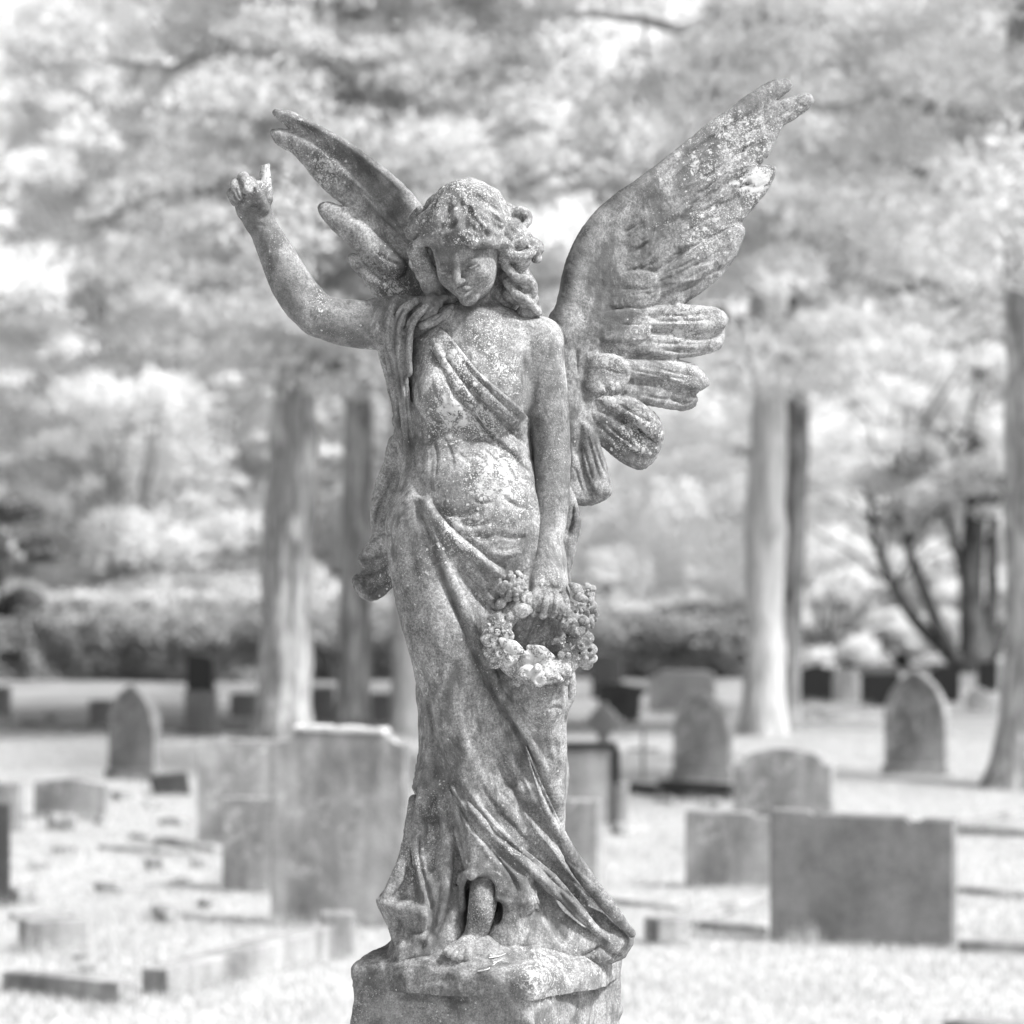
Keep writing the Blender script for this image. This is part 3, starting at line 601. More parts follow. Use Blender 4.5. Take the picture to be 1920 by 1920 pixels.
class Sculpt:
    """records solids given by photo pixel + depth, evaluates them in boxes, returns one mesh"""
    def __init__(s): s.ops = []; s.strokes = []; s.lich = []; s.M = None
    # every op: (lo, hi, function(X,Y,Z)->d, k, mode)
    def _add(s, lo, hi, f, k, mode): s.ops.append((np.array(lo, float), np.array(hi, float), f, k, mode))
    def pt(s, p):
        return W(*p) if s.M is None else np.array((s.M @ Vector(p)))
    def cone(s, a, b, ra, rb, k=8, mode='add', flat=1.0):
        A, B = s.pt(a), s.pt(b); r = max(ra, rb)
        def f(X, Y, Z):
            bx, by, bz = B[0] - A[0], (B[1] - A[1]) * flat, B[2] - A[2]
            px, py, pz = X - A[0], (Y - A[1]) * flat, Z - A[2]
            L = bx * bx + by * by + bz * bz + 1e-6
            t = np.clip((px * bx + py * by + pz * bz) / L, 0, 1)
            return np.sqrt((px - t * bx) ** 2 + (py - t * by) ** 2 + (pz - t * bz) ** 2) - (ra + (rb - ra) * t)
        s._add(np.minimum(A, B) - r, np.maximum(A, B) + r, f, k, mode)
    def tube(s, pts, radii, k=8, flat=1.0, n=4, mode='add'):
        A = [s.pt(p) for p in pts]
        P = smooth_path(A, n) if n > 1 and len(A) > 2 else np.array(A, float)
        rr = np.interp(np.linspace(0, len(pts) - 1, len(P)), np.arange(len(pts)), radii)
        def f(X, Y, Z):
            out = None
            for i in range(len(P) - 1):
                a, b = P[i], P[i + 1]
                bx, by, bz = b[0] - a[0], (b[1] - a[1]) * flat, b[2] - a[2]
                px, py, pz = X - a[0], (Y - a[1]) * flat, Z - a[2]
                t = np.clip((px * bx + py * by + pz * bz) / (bx * bx + by * by + bz * bz + 1e-6), 0, 1)
                d = np.sqrt((px - t * bx) ** 2 + (py - t * by) ** 2 + (pz - t * bz) ** 2) - (rr[i] + (rr[i + 1] - rr[i]) * t)
                out = d if out is None else np.minimum(out, d)
            return out
        s._add(P.min(0) - max(radii), P.max(0) + max(radii), f, k, mode)
    def ell(s, c, rad, k=8, mode='add', rot=(0, 0, 0)):
        Cc = s.pt(c); Rm = Euler([R(a) for a in rot]).to_matrix()
        if s.M is not None: Rm = s.M.to_3x3() @ Rm
        Rm = np.array(Rm).T; r = max(rad)
        def f(X, Y, Z):
            x, y, z = X - Cc[0], Y - Cc[1], Z - Cc[2]
            u = (Rm[0, 0] * x + Rm[0, 1] * y + Rm[0, 2] * z) / rad[0]
            v = (Rm[1, 0] * x + Rm[1, 1] * y + Rm[1, 2] * z) / rad[1]
            w = (Rm[2, 0] * x + Rm[2, 1] * y + Rm[2, 2] * z) / rad[2]
            k0 = np.sqrt(u * u + v * v + w * w) + 1e-6
            k1 = np.sqrt((u / rad[0]) ** 2 + (v / rad[1]) ** 2 + (w / rad[2]) ** 2) + 1e-9
            return k0 * (k0 - 1) / k1
        s._add(Cc - r, Cc + r, f, k, mode)
    def loft(s, rows, k=8, p=2.0, mode='add'):
        """rows: (py, left, right, yfront, yback)"""
        rows = np.array(rows, float); cy = (rows[:, 3] + rows[:, 4]) / 2
        Lw = np.array([W(r[1], r[0], c) for r, c in zip(rows, cy)])
        Rw = np.array([W(r[2], r[0], c) for r, c in zip(rows, cy)])
        z = Lw[:, 2]; o = np.argsort(z)
        zz, l, r_, yf, yb = z[o], Lw[o, 0], Rw[o, 0], rows[o, 3], rows[o, 4]
        def f(X, Y, Z):
            Z1 = Z.reshape(-1)
            sm = lambda q: np.interp(Z1, zz, q).astype(np.float32).reshape(1, 1, -1)
            a0, a1, b0, b1 = sm(l), sm(r_), sm(yf), sm(yb)
            cx, a, c, b = (a0 + a1) / 2, (a1 - a0) / 2, (b0 + b1) / 2, (b1 - b0) / 2
            q = (np.abs((X - cx) / a) ** p + np.abs((Y - c) / b) ** p) ** (1 / p)
            d = (q - 1) * np.minimum(a, b)
            return np.maximum(d, np.maximum(zz[0] - Z, Z - zz[-1]))
        s._add((l.min(), yf.min(), zz[0]), (r_.max(), yb.max(), zz[-1]), f, k, mode)
    def poly(s, pts, T=12, Rr=20, k=4, mode='add', smooth=0, yoff=0, bow=0, wave=None):
        """a sheet with the outline pts [(px,py,y)], half thickness T, edge rounding Rr"""
        P = np.array(pts, float)
        if smooth: P = smooth_path(P, smooth, True)
        Pw = np.array([W(*q) for q in P]); Pw[:, 1] += yoff
        def f(X, Y, Z):
            X2, Z2 = np.broadcast_arrays(X[:, 0, :], Z[:, 0, :])
            d = seg_dist2d(X2, Z2, Pw[:, [0, 2]])
            st = max(1, len(Pw) // 60)
            num = 0; den = 0
            for q in Pw[::st]:
                w = 1 / ((X2 - q[0]) ** 2 + (Z2 - q[2]) ** 2 + 60) ** 1.5
                num = num + w * q[1]; den = den + w
            ym = (num / den)
            if bow: ym = ym - bow * (1 - np.exp(-np.maximum(-d, 0) / 40.0))
            if wave is not None: ym = ym + wave(X2, Z2)
            u = np.clip(-d / Rr, 0, 1); t = T * np.sqrt(1 - (1 - u) ** 2)
            dy = np.abs(Y - ym[:, None, :]); dd = d[:, None, :]
            return np.where(dd > 0, np.sqrt(np.maximum(dd, 0) ** 2 + dy ** 2), dy - t[:, None, :]).astype(np.float32)
        m = T + abs(bow) + 10
        s._add(Pw.min(0) - (2, m, 2), Pw.max(0) + (2, m, 2), f, k, mode)
    def rbox(s, c, half, rz, rnd, k=8, mode='add'):
        Cc = s.pt(c); ca, sa = math.cos(R(rz)), math.sin(R(rz)); r = max(half) * 1.5
        def f(X, Y, Z):
            x, y = X - Cc[0], Y - Cc[1]
            u = np.abs(x * ca + y * sa) - half[0] + rnd; v = np.abs(-x * sa + y * ca) - half[1] + rnd
            w = np.abs(Z - Cc[2]) - half[2] + rnd
            return np.sqrt(np.maximum(u, 0) ** 2 + np.maximum(v, 0) ** 2 + np.maximum(w, 0) ** 2) + np.minimum(np.maximum(u, np.maximum(v, w)), 0) - rnd
        s._add(Cc - r, Cc + r, f, k, mode)
    def cut(s, f_): s._add((-1e5,) * 3, (1e5,) * 3, f_, 0, 'cut')
    # ---- evaluate
    def field(s, lo, hi, h):
        n = np.ceil((np.array(hi) - np.array(lo)) / h).astype(int) + 1
        ax = [(lo[i] + h * np.arange(n[i])).astype(np.float32) for i in range(3)]
        F = np.full(n, 60.0, np.float32)
        for (a, b, f, k, mode) in s.ops:
            pad = k + 3 * h + 4
            i0 = [max(0, int((a[i] - pad - lo[i]) / h)) for i in range(3)]
            i1 = [min(n[i], int((b[i] + pad - lo[i]) / h) + 2) for i in range(3)]
            if any(i1[i] <= i0[i] for i in range(3)): continue
            sl = tuple(slice(i0[i], i1[i]) for i in range(3))
            X = ax[0][sl[0]][:, None, None]; Y = ax[1][sl[1]][None, :, None]; Z = ax[2][sl[2]][None, None, :]
            d = f(X, Y, Z).astype(np.float32)
            if mode == 'add': F[sl] = smin(F[sl], d, k)
            elif mode == 'cut2': F[sl] = np.maximum(F[sl], d)
            elif mode == 'sub': F[sl] = -smin(-F[sl], d, k)
            else: F[sl] = np.maximum(F[sl], d)
        return F
    def mesh_box(s, lo, hi, h):
        F = s.field(lo, hi, h); S = F < 0
        cnt = np.zeros(np.array(F.shape) - 1, np.int8)
        for i in (0, 1):
            for j in (0, 1):
                for k in (0, 1):
                    cnt += S[i:i + cnt.shape[0], j:j + cnt.shape[1], k:k + cnt.shape[2]]
        act = (cnt > 0) & (cnt < 8)
        I = np.argwhere(act)
        if len(I) == 0: return np.zeros((0, 3)), np.zeros((0, 4), int)
        idx = np.full(act.shape, -1, np.int32); idx[act] = np.arange(len(I))
        acc = np.zeros((len(I), 3)); num = np.zeros(len(I))
        C = [(0, 0, 0), (1, 0, 0), (0, 1, 0), (1, 1, 0), (0, 0, 1), (1, 0, 1), (0, 1, 1), (1, 1, 1)]
        vals = [F[I[:, 0] + c[0], I[:, 1] + c[1], I[:, 2] + c[2]] for c in C]
        for a in range(8):
            for ax_ in range(3):
                if C[a][ax_]: continue
                cb = list(C[a]); cb[ax_] = 1; b = C.index(tuple(cb))
                fa, fb = vals[a], vals[b]; m = (fa < 0) != (fb < 0)
                t = np.where(m, fa / np.where(m, fa - fb, 1), 0)
                p = np.tile(np.array(C[a], float), (len(I), 1)); p[:, ax_] += t
                acc[m] += p[m]; num[m] += 1
        V = (I + acc / num[:, None]) * h + np.array(lo)
        Q = []
        for a in range(3):
            o = [q for q in range(3) if q != a]
            s0 = [slice(1, -1)] * 3; s0[a] = slice(0, -1); s1 = list(s0); s1[a] = slice(1, None)
            A = S[tuple(s0)]; B = S[tuple(s1)]
            E = np.argwhere(A != B)
            E[:, o[0]] += 1; E[:, o[1]] += 1
            fl = S[E[:, 0], E[:, 1], E[:, 2]]
            def g(d0, d1):
                J = E.copy(); J[:, o[0]] += d0; J[:, o[1]] += d1
                return idx[J[:, 0], J[:, 1], J[:, 2]]
            q = np.stack([g(-1, -1), g(0, -1), g(0, 0), g(-1, 0)], 1)
            if a == 1: fl = ~fl
            q[~fl] = q[~fl][:, ::-1]
            Q.append(q)
        Q = np.vstack(Q); Q = Q[(Q >= 0).all(1)]
        return V, Q
    def mesh(s, name, boxes, relax=1):
        """boxes: (lo, hi, h) in world mm"""
        Vs, Qs = [], []; off = 0
        for lo, hi, h in boxes:
            V, Q = s.mesh_box(lo, hi, h)
            Vs.append(V); Qs.append(Q + off); off += len(V)
        V = np.vstack(Vs); Q = np.vstack(Qs)
        for _ in range(relax):
            acc = np.zeros_like(V); c = np.zeros(len(V))
            for i in range(4):
                for dj in (1, 3):
                    a, b = Q[:, i], Q[:, (i + dj) % 4]
                    for ax_ in range(3): acc[:, ax_] += np.bincount(a, V[b, ax_], len(V))
                    c += np.bincount(a, minlength=len(V))
            V = np.where(c[:, None] > 7, V * 0.5 + 0.5 * acc / np.maximum(c, 1)[:, None], V)
        return V, Q

def vnormals(V, Q):
    n = np.cross(V[Q[:, 2]] - V[Q[:, 0]], V[Q[:, 3]] - V[Q[:, 1]])
    N = np.zeros_like(V)
    for i in range(4):
        for a in range(3): N[:, a] += np.bincount(Q[:, i], n[:, a], len(V))
    return N / (np.linalg.norm(N, axis=1)[:, None] + 1e-12)

def toPx(V):
    d = (6000.0 + V[:, 1]) / 6000.0
    return V[:, 0] / d + 960.0, HORIZON - (V[:, 2] - 2000.0) / d

def carve(V, Q, strokes, back=False):
    """strokes: (kind, pts, width mm, height mm, [taper], [width2]) measured on the photograph and
    pressed into the side of the stone that faces the lens"""
    if not strokes: return V
    N = vnormals(V, Q)
    px, py = toPx(V)
    face = np.clip((-N[:, 1] + 0.15) / 0.35, 0, 1)
    D = np.zeros(len(V))
    for st in strokes:
        kind, pts, w, h = st[:4]
        taper = st[4] if len(st) > 4 else 0.25
        w2 = st[5] if len(st) > 5 else None
        P = smooth_path(pts, 5) if len(pts) > 2 else np.array(pts, float)
        reach = max(w, w2 or 0) * 3.2
        m = (px > P[:, 0].min() - reach) & (px < P[:, 0].max() + reach) & (py > P[:, 1].min() - reach) & (py < P[:, 1].max() + reach) & (face > 0)
        ii = np.nonzero(m)[0]
        if len(ii) == 0: continue
        x, y = px[ii], py[ii]
        L = np.concatenate([[0], np.cumsum(np.hypot(*np.diff(P, axis=0).T))]); tot = L[-1]
        best = np.full(len(ii), 1e9); sgn = np.zeros(len(ii)); tt = np.zeros(len(ii))
        for i in range(len(P) - 1):
            ex, ey = P[i + 1] - P[i]; l2 = ex * ex + ey * ey + 1e-9
            t = np.clip(((x - P[i, 0]) * ex + (y - P[i, 1]) * ey) / l2, 0, 1)
            dx, dy = x - P[i, 0] - t * ex, y - P[i, 1] - t * ey
            d = np.hypot(dx, dy); b = d < best
            best[b] = d[b]; sgn[b] = np.sign(ex * dy - ey * dx)[b]; tt[b] = ((L[i] + t * np.sqrt(l2)) / tot)[b]
        env = np.clip(np.minimum(tt, 1 - tt) / max(taper, 1e-3), 0, 1); env = env * env * (3 - 2 * env)
        if taper == 0: env = np.ones_like(tt)
        if kind == 'g':      prof = np.exp(-(best / w) ** 2)
        elif kind == 'v':    prof = np.exp(-best / w)               # sharp crease
        elif kind == 'r':    prof = np.sqrt(np.clip(1 - (best / (1.6 * w)) ** 2, 0, 1)) # round rope
        elif kind == 's':    # overlapping edge: left of the direction of travel (image, y down) stands proud
            sd = best * sgn
            prof = np.where(sd < 0, np.exp(sd / w) , np.exp(-sd / 2.0) * 1.0)
        D[ii] += prof * env * h * face[ii]
    D = np.where(D < 0, -13 * np.tanh(-D / 13), 11 * np.tanh(D / 11))
    d3 = N * 0.6 + np.array([0, -0.4, 0]); 
    return V + d3 * D[:, None]

STATUE_AT = W(940, 1850, 0) / 1000.0       # foot of the figure; children sit in its frame
def finish(name, V, Q, mat, parent, patches=(), rough=0.8, lines=(), dark=()):
    """mm -> metres, weathering noise as real relief, painted-on lichen density per vertex"""
    N = vnormals(V, Q)
    V = V + N * (vnoise(V, 26.0) * 1.1 * rough + vnoise(V + 99, 9.0) * 0.7 * rough + vnoise(V + 33, 4.0) * 0.35 * rough)[:, None]
    px, py = toPx(V)
    a = np.full(len(V), 0.0)
    for (cx, cy, r, st) in patches: a = np.maximum(a, st * np.exp(-((px - cx) ** 2 + (py - cy) ** 2) / (r * r))) if st > 0 else a + st * np.exp(-((px - cx) ** 2 + (py - cy) ** 2) / (r * r))
    b = np.zeros(len(V))
    for (cx, cy, r, st) in dark: b = np.maximum(b, st * np.exp(-((px - cx) ** 2 + (py - cy) ** 2) / (r * r)))
    for pts, wd, st in lines:               # algae in the folds; painted shade along the large wing's edge
        Lp = smooth_path(pts, 4); best = np.full(len(V), 1e9)
        for i in range(len(Lp) - 1):
            ex, ey = Lp[i + 1] - Lp[i]; t_ = np.clip(((px - Lp[i, 0]) * ex + (py - Lp[i, 1]) * ey) / (ex * ex + ey * ey + 1e-9), 0, 1)
            best = np.minimum(best, np.hypot(px - Lp[i, 0] - t_ * ex, py - Lp[i, 1] - t_ * ey))
        b = np.maximum(b, st * np.exp(-(best / wd) ** 2) * np.clip(0.8 + 0.9 * vnoise(V + 17, 30.0), 0.15, 1.2) * (N[:, 1] < 0.1))
    M = V / 1000.0 - STATUE_AT
    me = np_mesh(name, M, Q)
    at = me.attributes.new('lichen', 'FLOAT', 'POINT'); at.data.foreach_set('value', a.astype(np.float32))
    at = me.attributes.new('stain_shade', 'FLOAT', 'POINT'); at.data.foreach_set('value', b.astype(np.float32))
    return link(name, me, mat, parent)

def bounds(pts, pad=20):
    P = np.array([W(*p) for p in pts]); return P.min(0) - pad, P.max(0) + pad
# ==================================================================
#  THE STONE ANGEL
# ==================================================================
def stone_material(name, base=0.205, lichen=0.5, dark=0.75, sc=1.0, fine=True):
    t = NT(name)
    big = t.noise(7 * sc, 5, 0.6); mid = t.noise(34 * sc, 5, 0.65); fin = t.noise(230 * sc, 3, 0.7)
    grain = t.noise(520 * sc, 2, 0.6)
    c = t.math('MULTIPLY_ADD', t.ramp(big, 0.3, 0.7), base * 0.65, base * 0.72)
    c = t.math('MULTIPLY', c, t.ramp(mid, 0.3, 0.7, 0.66, 1.3))
    c = t.math('MULTIPLY', c, t.ramp(fin, 0.3, 0.7, 0.62, 1.38))
    c = t.math('MULTIPLY', c, t.ramp(grain, 0.3, 0.7, 0.80, 1.2))
    # black algae, plus the dark tone and shade painted per vertex
    al = t.math('MULTIPLY', t.ramp(t.noise(13 * sc, 7, 0.78, 0.5, t.scaled((1, 1, 0.5))), 0.46, 0.60), dark)
    al = t.math('MAXIMUM', al, t.attr('stain_shade'))
    al = t.math('MULTIPLY', al, t.ramp(fin, 0.32, 0.6, 0.35, 1.0))
    c = t.mix(al, c, base * 0.22)
    # crusty pale lichen: fine speckle everywhere, denser where the lichen attribute is high
    dens = t.math('ADD', t.attr('lichen'), t.ramp(t.noise(5.5 * sc, 4, 0.6), 0.35, 0.75, -0.25, lichen))
    sp = t.vor(250 * sc); spn = t.math('ADD', sp, t.math('MULTIPLY', t.noise(400 * sc, 3, 0.7), 0.5))
    thr = t.math('MULTIPLY_ADD', dens, 0.48, 0.28)
    speck = t.ramp(t.math('SUBTRACT', spn, thr), 0.05, -0.04)
    spots = t.math('ADD', t.vor(64 * sc), t.math('MULTIPLY', t.noise(170 * sc, 5, 0.75), 0.95))
    spot = t.ramp(t.math('SUBTRACT', spots, t.math('MULTIPLY_ADD', dens, 0.30, 0.50)), 0.03, -0.03)
    pat = t.ramp(t.math('SUBTRACT', t.math('ADD', t.noise(48 * sc, 7, 0.8, 0.9), 0.0), t.math('MULTIPLY_ADD', dens, -0.20, 0.665)), -0.03, 0.04)
    li = t.math('MAXIMUM', t.math('MULTIPLY', speck, 0.7), t.math('MAXIMUM', t.math('MULTIPLY', spot, 0.85), t.math('MULTIPLY', pat, 0.7)))
    c = t.mix(li, c, base * 2.5)
    # little black pits
    pit = t.ramp(t.vor(95 * sc, co=t.scaled((1, 1, 1.2))), 0.16, 0.07)
    pit = t.math('MULTIPLY', pit, t.ramp(mid, 0.5, 0.62))
    c = t.mix(t.math('MULTIPLY', pit, 0.7), c, base * 0.15)
    t.grey(c)
    h = t.math('ADD', t.math('MULTIPLY', fin, 0.8), t.math('MULTIPLY', grain, 0.5))
    h = t.math('ADD', h, t.math('MULTIPLY', li, 0.7)); h = t.math('SUBTRACT', h, pit)
    t.bump(h, 0.55, 0.0022)
    return t.done(0.92, 0.15)

M_STATUE = stone_material('weathered_stone')
statue = empty('angel_statue', tuple(STATUE_AT))
tag(statue, 'tall weathered stone angel with one arm raised, holding a flower wreath', 'statue')

# ---------------------------------------------------------------- body: torso, arms, neck, head, foot
b = Sculpt()
TORSO = [(575, 868, 932, -20, 45), (592, 840, 965, -34, 55), (604, 800, 1005, -48, 62), (622, 772, 1032, -62, 70),
         (660, 763, 1030, -78, 78), (700, 762, 1010, -92, 82), (760, 768, 1000, -92, 80), (820, 775, 997, -80, 75),
         (900, 770, 1000, -85, 80)]
b.loft(TORSO, 8)
b.ell((872, 600, 5), (110, 60, 34), 30)                 # collar slope
b.cone((897, 604, 14), (905, 500, 14), 43, 39, 12)         # neck
b.tube([(925, 588, -20), (965, 618, -30), (1010, 628, -12)], [14, 18, 20], 16)   # collar bone
b.ell((828, 742, -70), (50, 38, 50), 24)
b.ell((940, 750, -70), (48, 36, 50), 30)
# hanging arm (image right)
b.ell((1013, 640, -8), (42, 44, 46), 22)
b.tube([(1016, 640, -8), (1022, 720, -14), (1030, 800, -22), (1034, 860, -32)], [38, 41, 38, 35], 12)
b.tube([(1034, 860, -32), (1033, 920, -52), (1029, 985, -76), (1024, 1045, -98)], [35, 36, 32, 25], 8)
b.cone((1024, 1045, -98), (1027, 1066, -108), 25, 27, 8, flat=1.2)
b.tube([(1012, 1072, -112), (1010, 1100, -132)], [24, 19], 8)     # back of the hand
b.tube([(1030, 1072, -112), (1044, 1104, -130)], [26, 20], 8)
b.tube([(1008, 1100, -134), (1003, 1126, -150), (1000, 1150, -146)], [12, 10.5, 9], 3)
b.tube([(1025, 1104, -136), (1023, 1130, -154), (1018, 1153, -150)], [12, 10.5, 9], 3)
b.tube([(1041, 1106, -134), (1042, 1131, -152), (1037, 1152, -148)], [12, 10.5, 9], 3)
b.tube([(1055, 1104, -126), (1059, 1128, -144), (1054, 1148, -142)], [11, 9.5, 8], 3)
b.tube([(998, 1068, -112), (984, 1092, -128), (986, 1118, -140)], [14, 11, 9], 5)     # thumb
# raised arm (image left)
b.tube([(800, 618, 12), (740, 612, 6), (680, 608, 0), (640, 604, -4), (596, 592, -6)], [50, 47, 46, 43.5, 39], 14)
b.tube([(596, 592, -6), (570, 566, -8), (545, 530, -10), (520, 480, -14), (498, 435, -16), (482, 405, -18)], [38, 41, 39, 34, 28, 25.5], 8)
# raised hand: palm, three curled fingers, broken index
b.tube([(484, 412, -18), (477, 388, -20), (476, 366, -22)], [28, 31, 29], 8, flat=1.35)
b.tube([(462, 392, -24), (457, 370, -26)], [20, 19], 8, flat=1.2)
b.tube([(497, 372, -20), (497, 350, -20), (497, 330, -20), (496, 300, -20)], [15, 12.5, 10.5, 9.5], 5)
def clip_finger(X, Y, Z):
    q = W(497, 309, -20); w = (q[2] + (X - q[0]) * 0.36) - Z
    near = (X - q[0]) ** 2 + (Z - q[2] - 10) ** 2 - 35 ** 2
    return -np.maximum(-w, near)
b._add(W(470, 320, -60), W(530, 270, 20), lambda X, Y, Z: -clip_finger(X, Y, Z), 0, 'cut2')
b.tube([(494, 392, -40), (488, 370, -46), (480, 356, -48)], [11, 10, 8], 5)      # thumb folded in
b.tube([(480, 362, -10), (472, 344, -18), (468, 342, -38), (472, 358, -46)], [12, 11, 10, 8], 1.2)
b.tube([(466, 360, -8), (457, 336, -18), (457, 334, -40), (461, 356, -50)], [12, 11.5, 11, 9], 1.2)
b.tube([(456, 366, -10), (446, 348, -20), (442, 348, -42), (448, 370, -48)], [11.5, 11, 10.5, 8], 1.2)
b.tube([(452, 374, -14), (438, 362, -22), (434, 364, -40), (441, 380, -44)], [10.5, 9.5, 9, 7.5], 1.2)
# ---- head, in its own frame (mm; face towards -Y), turned, bowed and tilted
HM = Matrix.Translation(Vector(W(880, 470, -42))) @ Euler((R(22), R(-17), 0)).to_matrix().to_4x4() @ Euler((0, 0, R(-23))).to_matrix().to_4x4()
b.M = HM
b.ell((0, 22, 38), (68, 84, 80), 8)
b.ell((0, -24, -2), (56, 60, 76), 22)
b.ell((0, -34, -40), (41, 45, 40), 18)
b.ell((0, -58, -46), (22, 24, 21), 14)              # muzzle
b.ell((0, -69, -69), (18, 17, 13), 10)              # chin
b.ell((31, -50, -22), (20, 24, 22), 16); b.ell((-31, -50, -22), (20, 24, 22), 16)
b.ell((27, -90, 3), (19, 18, 10), 8, 'sub'); b.ell((-27, -90, 3), (19, 18, 10), 8, 'sub')
b.ell((26, -67, 0), (15, 14, 11), 1.5); b.ell((-26, -67, 0), (15, 14, 11), 1.5)
for sg in (-1, 1):
    b.tube([(sg * 12, -76, -4.5), (sg * 26, -82.5, -7.5), (sg * 40, -72, -4)], [1.8, 3.2, 2.0], 1)   # lowered lid
    b.tube([(sg * 13, -79, -9), (sg * 26, -82.5, -11.5), (sg * 39, -73, -8.5)], [2.4, 3.2, 2.4], 0.8, mode='sub')
    b.tube([(sg * 11, -82, 5), (sg * 24, -83, 10), (sg * 40, -73, 7)], [2.2, 2.6, 2.0], 1.5, mode='sub')
b.ell((15, -88, 3), (7, 9, 9), 5, 'sub'); b.ell((-15, -88, 3), (7, 9, 9), 5, 'sub')
b.tube([(0, -76, 18), (0, -85, 2), (0, -98, -17), (0, -101, -23)], [8, 7.5, 8, 8.5], 5)
b.ell((7.5, -92, -25), (5.5, 8, 5.5), 3); b.ell((-7.5, -92, -25), (5.5, 8, 5.5), 3)
b.ell((5, -98, -31.5), (3, 5, 2.6), 1.5, 'sub'); b.ell((-5, -98, -31.5), (3, 5, 2.6), 1.5, 'sub')
b.ell((0, -90, -37), (2.6, 5, 4), 2, 'sub')
b.tube([(-16, -79, -45), (-6, -89, -42), (0, -89, -43.5), (6, -89, -42), (16, -79, -45)], [2.4, 5.4, 5.0, 5.4, 2.4], 1.5)
b.tube([(-12, -80, -51), (0, -88, -54.5), (12, -80, -51)], [2.8, 6.4, 2.8], 1.5)
b.tube([(-18, -82, -46.5), (-8, -92.5, -47.5), (0, -95, -48.8), (8, -92.5, -47.5), (18, -82, -46.5)], [1.8, 2.4, 2.7, 2.4, 1.8], 0.6, mode='sub')
b.ell((0, -87, -63), (14, 7, 5), 4, 'sub')
b.ell((60, 8, -8), (9, 15, 22), 5)
b.M = None
hd = W(872, 470, 0); hand = W(1025, 1110, -120); fist = W(472, 370, -20); foot = W(878, 1740, -140)
body_boxes = [
    ((-182, -170, W(0, 900)[2]), (125, 110, W(0, 577)[2]), 2.6),
    (W(1095, 1040, 0) * 0 + np.array([-5, -170, W(0, 1040)[2]]), np.array([125, 40, W(0, 899)[2]]), 2.6),
    (np.array([-180, -170, W(0, 600)[2]]), np.array([60, 130, W(0, 325)[2]]), 1.15),
    (np.array([0, -185, W(0, 1185)[2]]), np.array([125, -40, W(0, 1038)[2]]), 1.6),
    (np.array([-510, -75, W(0, 670)[2]]), np.array([-179, 90, W(0, 440)[2]]), 2.6),
    (np.array([-560, -85, W(0, 442)[2]]), np.array([-400, 50, W(0, 290)[2]]), 1.5),
]
body_strokes = [
    ('v', [(982, 655), (985, 710), (984, 770), (992, 830), (996, 880), (1000, 950), (998, 1020)], 6, -7, 0.1),
    ('g', [(585, 555), (580, 585), (572, 600)], 6, -2.5),
    ('g', [(930, 600), (960, 612), (1000, 612)], 7, -2),
    ('g', [(478, 420), (500, 424)], 4, -1.5), ('g', [(446, 398), (470, 388), (480, 372)], 3, -2.5),
    ('v', [(1013, 1108), (1012, 1130), (1008, 1152)], 3, -5, 0.1), ('v', [(1033, 1108), (1033, 1132), (1028, 1154)], 3, -5, 0.1), ('v', [(1050, 1108), (1051, 1130), (1046, 1150)], 3, -5, 0.1),
    ('g', [(1000, 1100), (1030, 1102), (1060, 1104)], 5, -3),
    ('v', [(478, 330), (474, 346), (476, 362)], 2.5, -5), ('v', [(452, 338), (454, 352), (460, 366)], 2.5, -5), ('v', [(440, 352), (446, 366), (452, 376)], 2.5, -5), ('g', [(450, 392), (474, 384), (490, 392)], 3, -3), ('g', [(640, 570), (655, 566)], 4, -4), ('g', [(683, 576), (692, 575)], 4, -4),
]
body_lichen = [(930, 640, 80, 0.65), (880, 540, 50, 0.35), (925, 520, 24, 0.4), (862, 530, 34, -0.6), (1015, 640, 40, 0.6), (1030, 720, 26, 0.35), (500, 330, 24, 0.9),
               (1025, 1080, 30, 0.5), (530, 440, 30, 0.4), (600, 560, 30, 0.5), (820, 520, 20, -0.4)]
body_dark = [(520, 500, 40, 0.5), (690, 600, 40, 0.5), (1000, 700, 18, 0.4), (1010, 800, 24, 0.45), (1010, 900, 24, 0.5), (1030, 980, 30, 0.4), (480, 440, 46, 0.6), (540, 560, 50, 0.55), (640, 610, 60, 0.45), (890, 583, 22, 0.55), (480, 385, 25, 0.5), (1030, 850, 60, 0.35), (995, 760, 14, 0.6)]
V, Q = b.mesh('body', body_boxes)
V = carve(V, Q, body_strokes)
finish('body', V, Q, M_STATUE, statue, body_lichen, 0.45, lines=[([(470, 400), (490, 460), (520, 530), (560, 590), (620, 630), (690, 640)], 22, 0.6), ([(1036, 660), (1042, 760), (1040, 880), (1034, 980)], 16, 0.35), ([(988, 660), (990, 760), (1000, 860), (1004, 960), (1000, 1040)], 10, 0.55)], dark=body_dark + [(830, 499, 6, 0.5), (868, 496, 6, 0.6)])
# ---------------------------------------------------------------- leg and bare foot below the hem
ft = Sculpt()
ft.tube([(914, 1618, -70), (909, 1660, -100), (904, 1700, -118), (898, 1736, -106)], [26, 27, 26, 23], 6)
ft.tube([(898, 1738, -88), (887, 1760, -106), (873, 1777, -134), (866, 1785, -150)], [23, 21, 17, 12], 8)
ft.tube([(884, 1764, -106), (866, 1774, -128), (850, 1781, -146)], [16, 14, 10], 8)
ft.tube([(902, 1748, -66), (898, 1772, -72)], [20, 18], 8)
for x0, y0, z0, x1, y1, z1, r_ in [(880, 1785, -150, 876, 1796, -172, 9), (868, 1787, -152, 862, 1797, -174, 7), (858, 1785, -150, 851, 1795, -171, 6.5), (850, 1781, -146, 842, 1790, -165, 6), (844, 1777, -140, 836, 1785, -157, 5.5)]:
    ft.tube([(x0, y0, z0), ((x0 + x1) / 2, (y0 + y1) / 2 - 2, (z0 + z1) / 2), (x1, y1, z1)], [r_, r_ * 0.92, r_ * 1.02], 2.5)
